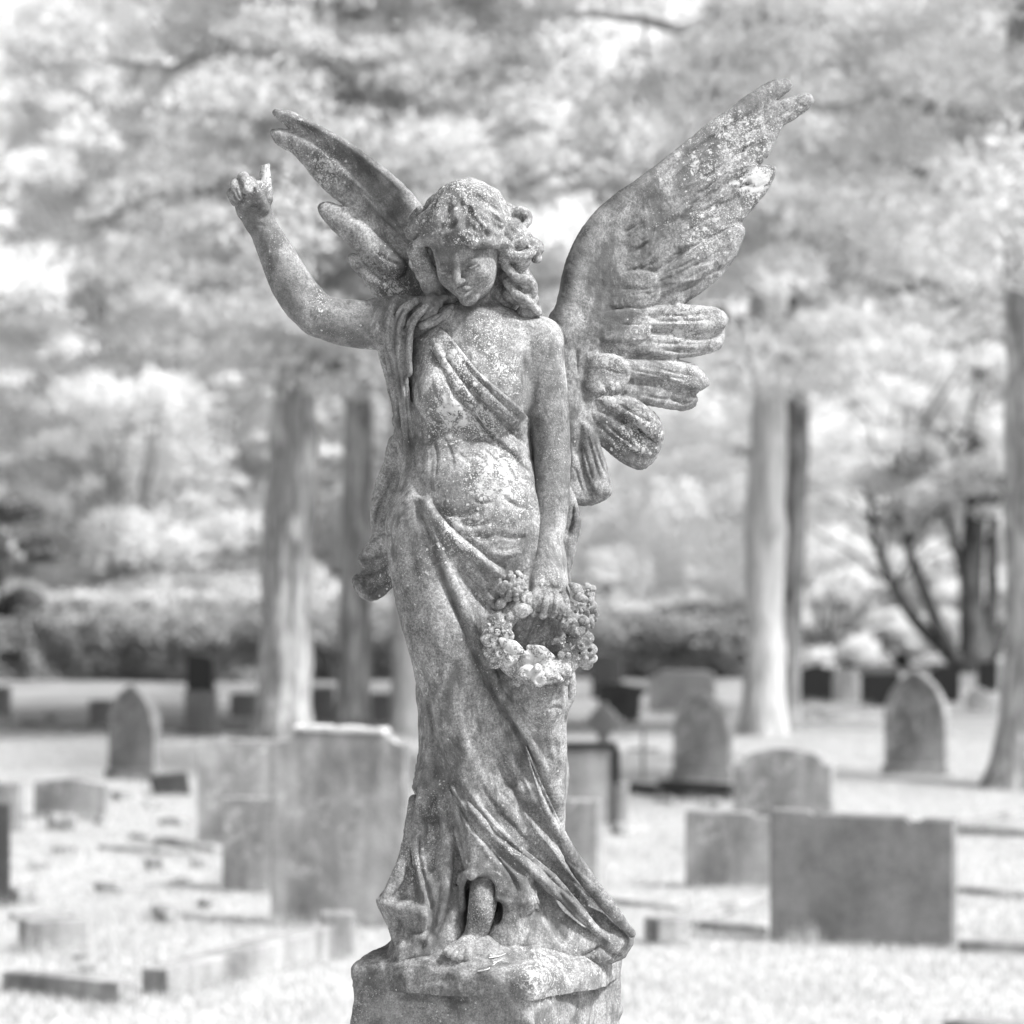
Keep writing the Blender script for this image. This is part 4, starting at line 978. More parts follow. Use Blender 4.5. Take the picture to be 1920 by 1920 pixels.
V, Q = ft.mesh('foot', [(np.array([-175, -235, W(0, 1815, -200)[2]]), np.array([-15, -30, W(0, 1600)[2]]), 1.7)])
finish('foot', V, Q, M_STATUE, statue, [(890, 1720, 70, 0.65)], 0.5, dark=[(845, 1785, 12, 0.5)])
# ---------------------------------------------------------------- hair
h = Sculpt(); h.M = HM
h.ell((0, 24, 44), (75, 99, 84), 4)
h.ell((0, 50, 0), (74, 60, 80), 20)
rnd = random.Random(5)
def on_cap(az, el, r=0.0):
    """az: 0 = above the face, +90 = her left ear"""
    a, e = R(az), R(el)
    return ((75 + r) * math.sin(a) * math.cos(e), 24 - (99 + r) * math.cos(a) * math.cos(e), 44 + (84 + r) * math.sin(e))
for az in range(-100, 110, 23):              # waves of hair combed from the crown to the hairline
    j = rnd.uniform(-4, 4)
    h.tube([on_cap(az * 0.35 + j, 74, -3), on_cap(az * 0.75 + 8 * math.sin(az), 50, -1), on_cap(az + 7 * math.cos(az * 2), 27, 0), on_cap(az - 3, 3 if abs(az) < 60 else -10, 2)],
           [3, 4, 6, 7], 11)
for az, el, r in [(-78, -4, 15), (-60, 4, 13), (-40, 4, 12), (-20, 6, 11), (0, 5, 11), (20, 4, 12), (40, 0, 14), (60, -8, 16), (78, -20, 18)]:
    h.ell(on_cap(az + 3 * math.sin(az), el - 3 * math.cos(az * 1.7), -2), (r * 1.25, r * 0.95, r * 0.8), 6)
h.M = None
for q, rr in (([(862, 372, -96), (822, 392, -92), (790, 420, -66), (770, 436, -42)], [5, 13, 16, 11]), ([(858, 436, -128), (832, 436, -122), (804, 446, -100), (782, 458, -70)], [6, 12, 13, 10]),
              ([(866, 438, -130), (886, 456, -128), (912, 452, -112), (938, 456, -84), (956, 470, -58)], [6, 12, 13, 13, 11]), ([(876, 366, -92), (912, 396, -98), (938, 426, -80), (954, 452, -56)], [5, 11, 14, 12]),
              ([(864, 390, -112), (850, 412, -124), (828, 424, -118), (800, 432, -96)], [5, 9, 10, 9]), ([(872, 392, -114), (890, 416, -126), (912, 432, -118), (936, 440, -92)], [5, 10, 11, 9]),
              ([(790, 395, -60), (776, 415, -40), (764, 432, -30)], [10, 12, 8])):
    h.tube(q, rr, 4)
for p, r in [((975, 408, 10), 19), ((955, 396, 4), 15), ((984, 402, 16), 11), ((960, 430, -6), 24), ((972, 452, -10), 29), ((999, 464, -4), 21), ((1006, 485, 0), 11), ((946, 480, -30), 20), ((975, 486, -18), 22),
             ((968, 516, -6), 27), ((985, 536, -4), 24), ((966, 548, 4), 24), ((990, 562, -4), 22), ((1002, 583, 4), 15), ((985, 588, 10), 18), ((962, 508, 20), 30)]:
    h.ell((p[0], p[1], p[2] - 22), (r, r * 0.95, r * 0.92), 5)
for q in ([(934, 462, -44), (955, 478, -48), (985, 480, -36), (1004, 462, -20), (992, 444, -16)], [(948, 500, -34), (968, 520, -38), (992, 524, -26), (1000, 548, -20), (984, 560, -22)],
          [(950, 528, -22), (968, 552, -30), (990, 566, -24), (1010, 586, -8)], [(962, 400, -10), (975, 396, -8), (990, 408, 0), (980, 424, -6), (966, 418, -10)]):
    h.tube([(a, b_, c_ - 22) for a, b_, c_ in q], [9, 9.5, 9, 8, 7][:len(q)], 3)
for p, r in [((783, 430, -20), 17), ((776, 440, -16), 13), ((782, 470, -20), 20), ((788, 492, -18), 22), ((800, 512, -8), 22), ((812, 530, 10), 26), ((822, 556, 4), 22), ((812, 570, -16), 20), ((806, 588, -34), 19),
             ((786, 596, -30), 17), ((768, 602, -22), 12), ((840, 560, 20), 24), ((845, 520, 30), 40), ((900, 520, 50), 50), ((940, 560, 40), 34)]:
    h.ell((p[0], p[1], p[2] - (22 if p[1] < 575 else 6)), (r, r * 0.95, r * 0.95), 6)
for q in ([(836, 556, -26), (820, 566, -38), (812, 584, -50), (792, 596, -48), (772, 596, -40)], [(848, 574, -28), (836, 588, -46), (814, 602, -58), (790, 612, -54)], [(778, 470, -36), (786, 490, -42), (802, 504, -38)]):
    h.tube([(a, b_, c_ - (12 if b_ < 575 else 6)) for a, b_, c_ in q], [6, 8, 8, 7, 5][:len(q)], 3)
V, Q = h.mesh('hair', [((-205, -160, W(0, 625)[2]), (70, 150, W(0, 315)[2]), 1.6)])
V = carve(V, Q, [
    ('g', [(843, 378), (842, 398), (848, 414), (858, 424)], 5, -5, 0.2), ('g', [(858, 381), (872, 384), (886, 398)], 3, -4),
    ('g', [(800, 392), (790, 410), (780, 428)], 4, -3), ('g', [(815, 380), (806, 402), (806, 428)], 5, -3), ('g', [(905, 380), (916, 400), (916, 425)], 5, -2.5),
    ('g', [(880, 400), (888, 420), (884, 440)], 5, -3), ('r', [(866, 402), (862, 425), (876, 445)], 6, 2), ('g', [(925, 400), (936, 420), (936, 446)], 5, -3),
    ('v', [(958, 462), (975, 470), (992, 462)], 3, -5), ('v', [(975, 402), (980, 412), (974, 420)], 3, -7), ('v', [(965, 536), (982, 544), (998, 540)], 3, -5),
    ('v', [(958, 506), (975, 512), (990, 506)], 3, -5), ('v', [(832, 440), (838, 450), (850, 456)], 3, -4), ('v', [(945, 470), (958, 492), (975, 498)], 3, -4),
    ('v', [(800, 560), (815, 575), (800, 592)], 3, -5), ('v', [(826, 572), (826, 590), (806, 604)], 3, -6), ('v', [(780, 578), (792, 590), (784, 604)], 3, -5)])
V = carve(V, Q, [('g', [(872 + (xe - 872) * t_ ** 1.25 + 6 * math.sin(7 * t_ + i), 352 + (ye - 352) * t_) for t_ in (0.12, 0.3, 0.5, 0.7, 0.88, 1.0)], 4.5, -3 - (i % 3), 0.2) for i, (xe, ye) in enumerate([(782, 415), (784, 440), (804, 446), (822, 442), (840, 440), (858, 446), (880, 452), (898, 456), (914, 452), (930, 444), (944, 436), (956, 424), (950, 400)]) if i % 2 == 0 or i > 9])
finish('hair', V, Q, M_STATUE, statue, [(900, 380, 90, 0.55), (985, 470, 60, 0.7), (880, 450, 40, 0.7), (790, 560, 40, 0.2)], 1.5, dark=[(800, 432, 22, 0.7), (815, 560, 30, 0.7), (800, 590, 28, 0.45), (850, 400, 16, 0.35), (835, 540, 20, 0.8)])

# ---------------------------------------------------------------- robe
r = Sculpt()
ROBE = [(600, 815, 900, -50, 40), (640, 768, 990, -80, 60), (700, 764, 1002, -96, 80), (760, 766, 1000, -97, 82), (820, 768, 998, -90, 80), (860, 760, 1004, -98, 88), (900, 750, 1015, -114, 94),
        (940, 739, 1032, -124, 100), (980, 733, 1047, -128, 104), (1040, 733, 1058, -126, 108), (1100, 739, 1065, -118, 110), (1160, 752, 1071, -112, 110),
        (1220, 768, 1072, -108, 108), (1280, 783, 1066, -106, 106), (1340, 792, 1061, -102, 104), (1400, 800, 1064, -98, 104), (1460, 806, 1064, -92, 106),
        (1520, 812, 1056, -88, 110), (1580, 820, 1054, -82, 116), (1640, 830, 1070, -74, 120), (1700, 840, 1095, -62, 120), (1760, 850, 1120, -50, 120), (1800, 850, 1130, -40, 120)]
r.loft(ROBE, 6, 2.2)
r.ell((832, 742, -76), (50, 36, 46), 20); r.ell((945, 748, -78), (52, 38, 48), 20)
r.ell((892, 905, -56), (90, 66, 78), 30)
r.tube([(800, 1000, -40), (832, 1160, -62), (866, 1330, -78), (884, 1480, -70), (898, 1620, -60)], [72, 72, 62, 50, 42], 34)
r.tube([(975, 1000, -40), (1002, 1160, -68), (1016, 1310, -86)], [66, 58, 42], 34)
r.tube([(1016, 1310, -86), (1020, 1440, -50), (1010, 1600, -10)], [44, 38, 40], 26)
# neckline: remove the robe above the diagonal edge
NECK = [(770, 560), (790, 586), (812, 604), (846, 634), (890, 690), (936, 732), (984, 774), (1012, 800), (1100, 800), (1100, 500), (770, 500)]
NW = np.array([W(x, y, -90)[[0, 2]] for x, y in NECK])
def neckcut(X, Y, Z):
    X2, Z2 = np.broadcast_arrays(X[:, 0, :], Z[:, 0, :])
    d = -seg_dist2d(X2, Z2, NW)
    return np.where(Y > -20, -1e3, d[:, None, :] + 0 * Y)
r._add((-200, -200, W(0, 810)[2]), (200, 200, W(0, 480)[2]), lambda X, Y, Z: neckcut(X, Y, Z), 0, 'cut2')
# sleeve over the raised arm and the strands hanging from it
r.tube([(800, 606, 14), (742, 606, 6), (706, 607, 2)], [52, 52, 48], 8)
for q, rr in (([(720, 566, -14), (706, 600, -40), (716, 650, -34), (736, 720, -10), (752, 800, 2), (758, 868, 0)], [9, 10, 11, 12, 11, 8]),
              ([(744, 562, -20), (728, 600, -50), (732, 660, -50), (746, 740, -34), (757, 820, -20), (762, 880, -12)], [9, 11, 12, 13, 11, 8]),
              ([(778, 566, -34), (752, 590, -56), (746, 650, -62), (754, 720, -56), (764, 800, -44), (768, 868, -36)], [9, 11, 13, 13, 12, 8]),
              ([(800, 575, -50), (772, 604, -68), (764, 650, -74), (766, 700, -70)], [7, 9, 10, 8])):
    r.tube(q, rr, 4)
r.poly([(700, 600, -5), (760, 590, -20), (772, 700, -30), (772, 860, -10), (752, 900, 0), (742, 800, 4), (733, 740, 4), (716, 690, 2)], 22, 24, 6, smooth=3)
r.ell((751, 812, -10), (14, 14, 18), 5); r.ell((744, 790, 6), (10, 12, 14), 5)
# cloth streaming back from the hip
r.poly([(752, 820, 20), (730, 822, 40), (719, 865, 50), (704, 904, 58), (697, 940, 66), (694, 980, 70), (698, 1002, 74), (684, 1026, 84), (670, 1047, 92), (679, 1066, 92), (664, 1079, 96),
        (661, 1092, 96), (667, 1111, 96), (679, 1122, 92), (697, 1127, 86), (716, 1120, 74), (738, 1100, 50), (760, 1060, 30), (780, 950, 20)], 15, 14, 6, smooth=2,
       wave=lambda X, Z: 4 * np.sin((X + 0.7 * Z) / 10.0))
# cloth behind the right hip and knee
r.poly([(1060, 900, 40), (1078, 930, 50), (1086, 960, 54), (1088, 990, 56), (1080, 1030, 56), (1073, 1060, 54), (1070, 1084, 52), (1070, 1150, 50), (1074, 1240, 50), (1082, 1290, 52), (1072, 1322, 50),
        (1058, 1340, 46), (1030, 1340, 40), (1030, 900, 30)], 14, 14, 6, smooth=2)
# the cloth that trails behind the left leg
r.poly([(783, 1240, 0), (784, 1330, 6), (785, 1400, 8), (778, 1450, 4), (773, 1478, 0), (782, 1500, 0), (772, 1550, 0), (757, 1600, -8), (742, 1640, -14), (722, 1668, -24), (705, 1690, -34), (716, 1716, -40), (734, 1760, -46),
        (722, 1812, -56), (790, 1822, -70), (860, 1815, -84), (880, 1700, -60), (868, 1600, -40), (830, 1400, -30)], 54, 50, 14, smooth=2, bow=20)
r.tube([(812, 1400, -67), (800, 1480, -69), (788, 1545, -67), (786, 1600, -77), (800, 1660, -93), (808, 1700, -101), (800, 1760, -115)], [12, 17, 15, 14, 17, 14, 12], 9)
r.tube([(828, 1470, -77), (836, 1550, -79), (842, 1620, -87), (838, 1690, -103), (822, 1750, -121)], [12, 16, 17, 16, 12], 9)
r.tube([(776, 1500, -47), (764, 1590, -55), (748, 1640, -69), (726, 1680, -79)], [10, 13, 14, 10], 9)
r.tube([(714, 1690, -73), (750, 1706, -101), (792, 1712, -117)], [9, 15, 12], 9)
r.tube([(740, 1740, -83), (756, 1780, -105), (748, 1808, -117)], [11, 15, 3], 9)
# skirt spreading to the right corner of the rock
r.poly([(1010, 1400, -40), (1064, 1440, 0), (1060, 1480, 0), (1052, 1540, 0), (1058, 1575, 0), (1080, 1618, 0), (1110, 1660, 0), (1150, 1708, -4), (1190, 1754, -10), (1178, 1785, -12), (1164, 1800, -14), (1120, 1812, -40),
        (1000, 1810, -80), (900, 1800, -90), (930, 1700, -88), (900, 1640, -84), (880, 1560, -80)], 44, 46, 12, smooth=2, bow=22)
r.tube([(985, 1400, -108), (1020, 1500, -100), (1057, 1580, -80), (1096, 1640, -68), (1142, 1700, -60), (1184, 1750, -52)], [2, 10, 13, 14, 14, 9], 6)
r.tube([(846, 1425, -108), (890, 1510, -120), (960, 1590, -120), (1030, 1650, -108), (1090, 1716, -90), (1140, 1764, -76)], [6, 12, 14, 15, 13, 5], 7)
r.tube([(842, 1470, -108), (880, 1545, -120), (930, 1610, -128), (985, 1672, -128), (1024, 1720, -100)], [6, 11, 13, 12, 4], 7)
# front panel with its turned-up hem over the foot
r.poly([(846, 1480, -86), (900, 1500, -96), (960, 1580, -104), (1000, 1650, -112), (1006, 1688, -128), (992, 1704, -126), (960, 1692, -122), (930, 1684, -120), (905, 1664, -120), (882, 1648, -120), (872, 1636, -118), (862, 1600, -108), (846, 1530, -94)],
       15, 14, 6, smooth=2, bow=8)
r.tube([(866, 1700, -96), (862, 1668, -108), (868, 1644, -122), (880, 1640, -130), (896, 1654, -132), (918, 1674, -130), (944, 1688, -130), (972, 1692, -132), (996, 1684, -134), (1006, 1692, -130)], [9, 9, 9, 8, 8, 8, 8, 8, 8, 6], 4)
r.poly([(950, 1680, -104), (1000, 1690, -118), (1006, 1700, -122), (992, 1716, -120), (972, 1728, -116), (952, 1738, -108)], 12, 12, 5, smooth=2)
r.ell((933, 1708, -110), (9, 34, 24), 8, 'sub')        # dark hollow beside the ankle
r.tube([(904, 1668, -130), (902, 1700, -140), (896, 1740, -150)], [25, 24, 20], 4, mode='sub')
r.cut(lambda X, Y, Z: np.maximum(W(0, 1822, 0)[2] - Z, -1e3) + 0 * X + 0 * Y)
ROBE_STROKES = [
    # sash across the breast
    ('s', [(985, 776), (936, 735), (890, 694), (843, 634), (806, 606)], 14, 4.5, 0.08),
    ('v', [(785, 640), (808, 656), (846, 727), (884, 770), (922, 818), (960, 850), (996, 886)], 5, -9, 0.12),
    ('r', [(800, 630), (830, 672), (868, 732), (905, 778), (948, 822), (990, 862)], 9, 5, 0.1),
    ('g', [(822, 640), (850, 690), (884, 735), (930, 776), (971, 820), (994, 842)], 4.5, -5, 0.1),
    ('r', [(838, 650), (866, 694), (905, 735), (950, 778), (990, 816)], 7, 3.5, 0.1),
    ('g', [(862, 672), (890, 706), (930, 744), (985, 796)], 4, -3.5, 0.15),
    ('g', [(778, 668), (795, 720), (822, 770)], 9, -3), ('g', [(800, 760), (835, 800), (880, 812)], 9, -3.5),
    ('v', [(860, 832), (880, 824), (905, 824), (932, 836), (960, 852)], 3, -5), ('r', [(864, 822), (896, 814), (930, 824), (958, 842)], 5, 2.5),
    ('g', [(960, 852), (985, 880), (998, 896)], 7, -5),
    # fine gathers of the thin cloth over bust, ribs and waist
    ('g', [(772, 700), (786, 760), (792, 820), (788, 870)], 3.5, -3), ('r', [(790, 790), (800, 850), (798, 900)], 4, 2.2), ('g', [(806, 800), (818, 850), (816, 905)], 3.5, -2.6), ('g', [(828, 812), (846, 850), (850, 890)], 3.2, -2.2),
    ('g', [(764, 800), (776, 850), (776, 910)], 3, -3), ('r', [(812, 668), (838, 724), (850, 770)], 3.5, 2), ('g', [(800, 690), (818, 740), (846, 785)], 3.2, -2.6), ('g', [(790, 730), (806, 775), (838, 800)], 3, -2.4),
    ('g', [(905, 842), (930, 862), (948, 890)], 3.5, -2.4), ('g', [(930, 850), (955, 878), (972, 915)], 3.5, -2.6), ('r', [(870, 840), (905, 852), (925, 878)], 4, 1.8), ('g', [(850, 846), (875, 862), (890, 890)], 3.5, -2.0),
    ('g', [(940, 930), (970, 950), (996, 955)], 4, -2.6), ('g', [(930, 1000), (965, 1010), (995, 1004)], 4, -2.4), ('r', [(905, 1030), (945, 1040), (985, 1030)], 4, 1.8), ('g', [(880, 935), (905, 944), (930, 940)], 3.5, -2.2),
    ('g', [(752, 960), (772, 1040), (786, 1120)], 5, -2.6), ('g', [(790, 1120), (812, 1220), (832, 1300)], 6, -2.4), ('g', [(870, 1260), (892, 1340), (905, 1400)], 5, -2.6), ('r', [(850, 1300), (868, 1380), (885, 1440)], 6, 2),
    ('g', [(960, 1110), (975, 1150), (980, 1190)], 5, -2), ('g', [(1040, 1380), (1046, 1430), (1040, 1480)], 5, -2.4), ('g', [(905, 1090), (935, 1130), (950, 1160)], 5, -2.4),
    # belly creases
    ('g', [(815, 945), (840, 962), (870, 966), (896, 955)], 5, -4), ('g', [(850, 974), (880, 984), (915, 982), (940, 968)], 6, -3.5), ('g', [(880, 1000), (915, 1008), (950, 998)], 7, -3),
    ('g', [(768, 880), (780, 910), (800, 938)], 9, -4),
    # rolled upper edge of the overskirt
    ('s', [(950, 1086), (921, 1060), (877, 1027), (827, 983), (795, 934)], 16, 6, 0.12),
    ('r', [(786, 918), (808, 955), (830, 988), (876, 1030), (918, 1062), (950, 1084)], 6, 5, 0.15),
    ('v', [(800, 930), (836, 976), (884, 1018), (926, 1052), (955, 1070)], 4, -5, 0.15),
    # long diagonal folds
    ('v', [(770, 930), (798, 985), (812, 1030), (829, 1078), (848, 1125), (873, 1181), (892, 1228), (911, 1266), (934, 1319), (964, 1362), (989, 1412), (1014, 1469), (1040, 1521), (1056, 1568)], 5, -11, 0.08),
    ('r', [(790, 960), (824, 1040), (850, 1100), (876, 1160), (902, 1222), (930, 1282), (962, 1340), (996, 1400), (1026, 1462)], 7, 5, 0.08),
    ('g', [(850, 1040), (875, 1085), (902, 1125), (918, 1160)], 8, -5), ('r', [(868, 1040), (892, 1080), (918, 1112)], 7, 3),
    ('g', [(930, 1290), (955, 1330), (985, 1385)], 10, 3), ('g', [(1010, 1350), (1020, 1400), (1040, 1440)], 10, -3),
    ('v', [(1018, 1318), (1034, 1312), (1052, 1308)], 2.5, -3), ('g', [(1026, 1330), (1044, 1326), (1056, 1332)], 3, -3), ('g', [(1000, 1270), (1030, 1262), (1060, 1270)], 6, -3),
    ('v', [(787, 1248), (797, 1300), (808, 1355), (817, 1400), (834, 1455), (846, 1525), (866, 1582), (878, 1622)], 4.5, -13, 0.06),
    ('g', [(905, 1310), (925, 1370), (945, 1430), (965, 1480)], 9, -4.5), ('r', [(925, 1340), (950, 1410), (978, 1470), (1010, 1530)], 7, 3.5),
    ('g', [(870, 1340), (900, 1420), (930, 1470)], 12, -3),
    ('v', [(930, 1418), (954, 1469), (990, 1521), (1033, 1569), (1059, 1602)], 7, -9, 0.15),
    ('v', [(833, 1424), (864, 1485), (906, 1530), (930, 1565), (972, 1593), (1015, 1624), (1042, 1655), (1087, 1684), (1138, 1712)], 6, -11, 0.1),
    ('v', [(838, 1476), (876, 1536), (912, 1581), (942, 1618), (962, 1650), (975, 1676)], 6, -10, 0.12),
    ('r', [(836, 1450), (870, 1508), (916, 1556), (966, 1612), (1012, 1650), (1060, 1700)], 7, 5, 0.12),
    ('r', [(900, 1440), (936, 1500), (990, 1560), (1040, 1606), (1100, 1660), (1160, 1722)], 7, 4, 0.12),
    ('v', [(1036, 1657), (1063, 1696), (1087, 1722), (1113, 1746)], 6, -8), ('v', [(1087, 1688), (1111, 1714), (1140, 1742), (1156, 1752)], 5, -7),
    ('g', [(990, 1640), (1010, 1690), (1030, 1740)], 9, -5), ('g', [(1020, 1700), (1040, 1740), (1070, 1775)], 8, -4),
    # trailing cloth on the left
    ('v', [(812, 1500), (818, 1560), (812, 1610), (800, 1660)], 5, -10), ('v', [(788, 1560), (786, 1610), (797, 1656), (808, 1700), (806, 1730)], 5, -14, 0.15),
    ('v', [(856, 1560), (858, 1620), (850, 1680), (830, 1730), (800, 1768)], 5, -12, 0.12), ('g', [(780, 1500), (795, 1530), (812, 1548)], 6, -6),
    ('v', [(720, 1690), (752, 1684), (785, 1676)], 4, -6), ('v', [(752, 1720), (742, 1756), (738, 1780)], 5, -9), ('v', [(760, 1742), (785, 1748), (812, 1738)], 4, -7),
    ('g', [(816, 1712), (806, 1740), (780, 1790)], 6, -7), ('g', [(790, 1420), (800, 1470), (796, 1500)], 8, -5),
    # scalloped hem at the right corner
    ('v', [(1085, 1796), (1110, 1786), (1126, 1774), (1140, 1786), (1156, 1794), (1166, 1788)], 3, -7, 0.15),
    # sleeve strands
    ('v', [(734, 570), (718, 604), (722, 654), (742, 722), (756, 800)], 3.5, -8, 0.1), ('v', [(762, 572), (740, 604), (738, 660), (750, 730), (760, 810)], 4, -10, 0.1), ('v', [(790, 578), (762, 606), (756, 660), (762, 720), (768, 800), (770, 850)], 4, -10, 0.1),
    ('v', [(712, 572), (702, 610), (706, 652)], 3, -3),
    # flutter
    ('v', [(748, 872), (730, 910), (710, 960), (700, 1004)], 4, -8), ('v', [(738, 1000), (715, 1004), (694, 1016)], 2.5, -4), ('v', [(735, 1032), (700, 1046), (672, 1050)], 3, -6),
    ('v', [(736, 1046), (712, 1068), (690, 1078), (668, 1080)], 3, -7), ('v', [(738, 1086), (712, 1098), (690, 1118)], 3, -5), ('g', [(690, 1056), (684, 1066), (676, 1072)], 4, -5),
    *[], ('v', [(1078, 940), (1072, 980), (1062, 1010)], 4, -7), ('v', [(1070, 1240), (1064, 1290), (1060, 1330)], 4, -6)]
ROBE_STROKES = [s_[:3] + (s_[3] * (1.7 if s_[1][0][1] > 860 else 1.35),) + s_[4:] for s_ in ROBE_STROKES]
robe_boxes = [((-320, -185, W(0, 1135)[2]), (150, 190, W(0, 545)[2]), 2.4), ((-275, -200, W(0, 1830)[2]), (250, 190, W(0, 1132)[2]), 2.4)]
V, Q = r.mesh('robe', robe_boxes)
V = carve(V, Q, ROBE_STROKES)
finish('robe', V, Q, M_STATUE, statue,
       [(850, 690, 80, 0.75), (900, 770, 60, 0.7), (840, 760, 50, 0.6), (930, 890, 70, 0.5), (950, 820, 40, 0.5), (860, 1020, 50, 0.4), (900, 1100, 60, 0.3), (790, 1060, 60, 0.25), (960, 1330, 90, 0.3), (960, 1600, 90, 0.45), (800, 1620, 60, 0.3),
        (900, 1660, 60, 0.4), (1020, 1300, 40, 0.4), (780, 760, 30, -0.4), (740, 700, 60, -0.7)], 0.9,
       dark=[(850, 910, 60, 0.35), (830, 870, 40, 0.3), (815, 1430, 18, 0.7), (812, 1500, 18, 0.6), (780, 980, 40, 0.35), (910, 1270, 18, 0.5), (875, 1190, 14, 0.5), (950, 1340, 18, 0.5), (760, 700, 26, 0.4), (985, 1420, 14, 0.5), (1040, 1660, 26, 0.4), (930, 1700, 16, 0.6), (758, 760, 18, 0.5)],
       lines=[([(812, 1030), (848, 1125), (873, 1181), (911, 1266), (934, 1319), (964, 1362), (989, 1412)], 7, 0.75), ([(797, 1300), (808, 1355), (817, 1400), (820, 1450), (816, 1500)], 9, 0.8), ([(808, 656), (846, 727), (884, 770), (922, 818), (990, 880)], 5, 0.7), ([(930, 1569), (972, 1593), (1015, 1624), (1042, 1655)], 6, 0.6), ([(954, 1469), (990, 1521), (1033, 1569)], 8, 0.5), ([(756, 580), (742, 610), (740, 660), (752, 740), (762, 840)], 4, 0.7), ([(846, 1525), (866, 1582), (872, 1640), (850, 1700)], 6, 0.6), ([(786, 1610), (797, 1656), (808, 1700)], 6, 0.6)])

# ---------------------------------------------------------------- wings
def zq(pts, s, ox, oy): return [(ox + x / s, oy + y / s) for x, y in pts]
wr = zq([(62, 1080), (110, 1020), (130, 900), (170, 800), (230, 690), (330, 570), (450, 480), (600, 360), (750, 240), (850, 170), (930, 110), (1020, 55), (1090, 40), (1120, 60), (1110, 95), (1062, 132), (1068, 134),
         (1130, 115), (1190, 105), (1215, 135), (1195, 170), (1130, 220), (1075, 255), (1040, 330), (988, 412), (995, 416), (1040, 420), (1050, 445), (1030, 500), (990, 560), (940, 620), (905, 662), (920, 700), (900, 760),
         (860, 840), (780, 930), (660, 1018), (664, 1024), (740, 1025), (810, 1040), (845, 1080), (830, 1130), (825, 1190), (780, 1230), (640, 1252), (640, 1260), (700, 1280), (750, 1330), (762, 1370), (708, 1408), (705, 1460),
         (640, 1482), (500, 1458), (498, 1464), (545, 1510), (568, 1580), (550, 1650), (525, 1700), (470, 1738), (390, 1710), (296, 1636), (294, 1644), (320, 1720), (340, 1800), (335, 1850), (280, 1885), (200, 1892)], 2.3125, 1000, 130)
wr += [(1060, 930), (1040, 800), (1030, 680)]
def wy(x, y): return 62 + 0.16 * max(0, x - 1040) + 0.03 * max(0, 600 - y)
w = Sculpt()
w.poly([(x, y, wy(x, y)) for x, y in wr], 15, 20, 4, smooth=3, bow=4)
def wt(pts, rr, k=4, flat=1.5, off=-8): w.tube([(x, y, wy(x, y) + off) for x, y in pts], rr, k, flat)
wt([(1050, 620), (1070, 560), (1078, 510), (1100, 452), (1140, 400), (1188, 362), (1250, 314), (1320, 258), (1390, 205), (1455, 164)], [24, 24, 22, 21, 20, 18, 14, 12, 11, 10], 10, 1.2, -8)
for off, T_, pts in [
    (-4, 13, [(1200, 430), (1300, 330), (1400, 262), (1462, 232), (1464, 244), (1448, 275), (1426, 307), (1340, 360), (1230, 440)]),
    (-7, 13, [(1190, 490), (1300, 395), (1400, 326), (1448, 313), (1454, 322), (1444, 346), (1405, 398), (1388, 416), (1320, 448), (1230, 510)]),
    (-10, 13, [(1190, 540), (1300, 466), (1380, 424), (1397, 434), (1388, 459), (1370, 493), (1300, 530), (1220, 565)]),
    (-5, 14, [(1140, 625), (1250, 622), (1330, 625), (1356, 640), (1337, 661), (1277, 671), (1200, 668), (1140, 650)]), (-13, 14, [(1130, 590), (1200, 576), (1290, 571), (1345, 579), (1363, 597), (1358, 616), (1330, 623), (1240, 616), (1150, 620)]),
    (-5, 14, [(1150, 715), (1240, 722), (1303, 740), (1304, 757), (1277, 769), (1216, 760), (1150, 748)]), (-15, 14, [(1130, 676), (1240, 677), (1300, 685), (1324, 706), (1327, 722), (1308, 735), (1280, 731), (1230, 712), (1150, 710)]),
    (-4, 13, [(1100, 800), (1150, 845), (1200, 868), (1202, 879), (1169, 868), (1125, 835)]), (-13, 13, [(1105, 768), (1150, 778), (1195, 806), (1230, 832), (1234, 848), (1218, 860), (1192, 852), (1152, 826), (1110, 792)]),
    (-22, 14, [(1110, 748), (1150, 738), (1200, 752), (1235, 785), (1245, 808), (1240, 826), (1224, 824), (1190, 796), (1140, 768)]),
    (-4, 13, [(1066, 820), (1088, 868), (1105, 915), (1119, 942), (1086, 946), (1062, 930)]), (-12, 14, [(1085, 790), (1110, 800), (1135, 860), (1145, 908), (1141, 926), (1122, 932), (1102, 905), (1088, 860)]),
    (-8, 9, [(1150, 470), (1212, 456), (1214, 480), (1195, 505), (1160, 510)]), (-13, 9, [(1148, 442), (1175, 415), (1207, 396), (1216, 402), (1218, 440), (1212, 457), (1180, 472)]),
    (-13, 9, [(1115, 536), (1180, 508), (1228, 512), (1240, 540), (1230, 570), (1190, 580), (1115, 574)]), (-16, 9, [(1105, 594), (1180, 578), (1218, 590), (1222, 615), (1210, 638), (1160, 645), (1100, 632)]),
    (-16, 9, [(1082, 674), (1150, 663), (1183, 688), (1178, 718), (1150, 738), (1088, 730)]), (-9, 9, [(1100, 566), (1126, 561), (1135, 580), (1126, 602), (1104, 600)]), (-9, 9, [(1098, 633), (1120, 631), (1124, 648), (1106, 660)])]:
    x0_, x1_ = min(p_[0] for p_ in pts), max(p_[0] for p_ in pts)
    w.poly([(x, y, wy(x, y) + off * min(1, max(0, (x - x0_) / (0.5 * (x1_ - x0_))))) for x, y in pts], T_, 12 if T_ > 10 else 8, 1.2, smooth=3, bow=3)
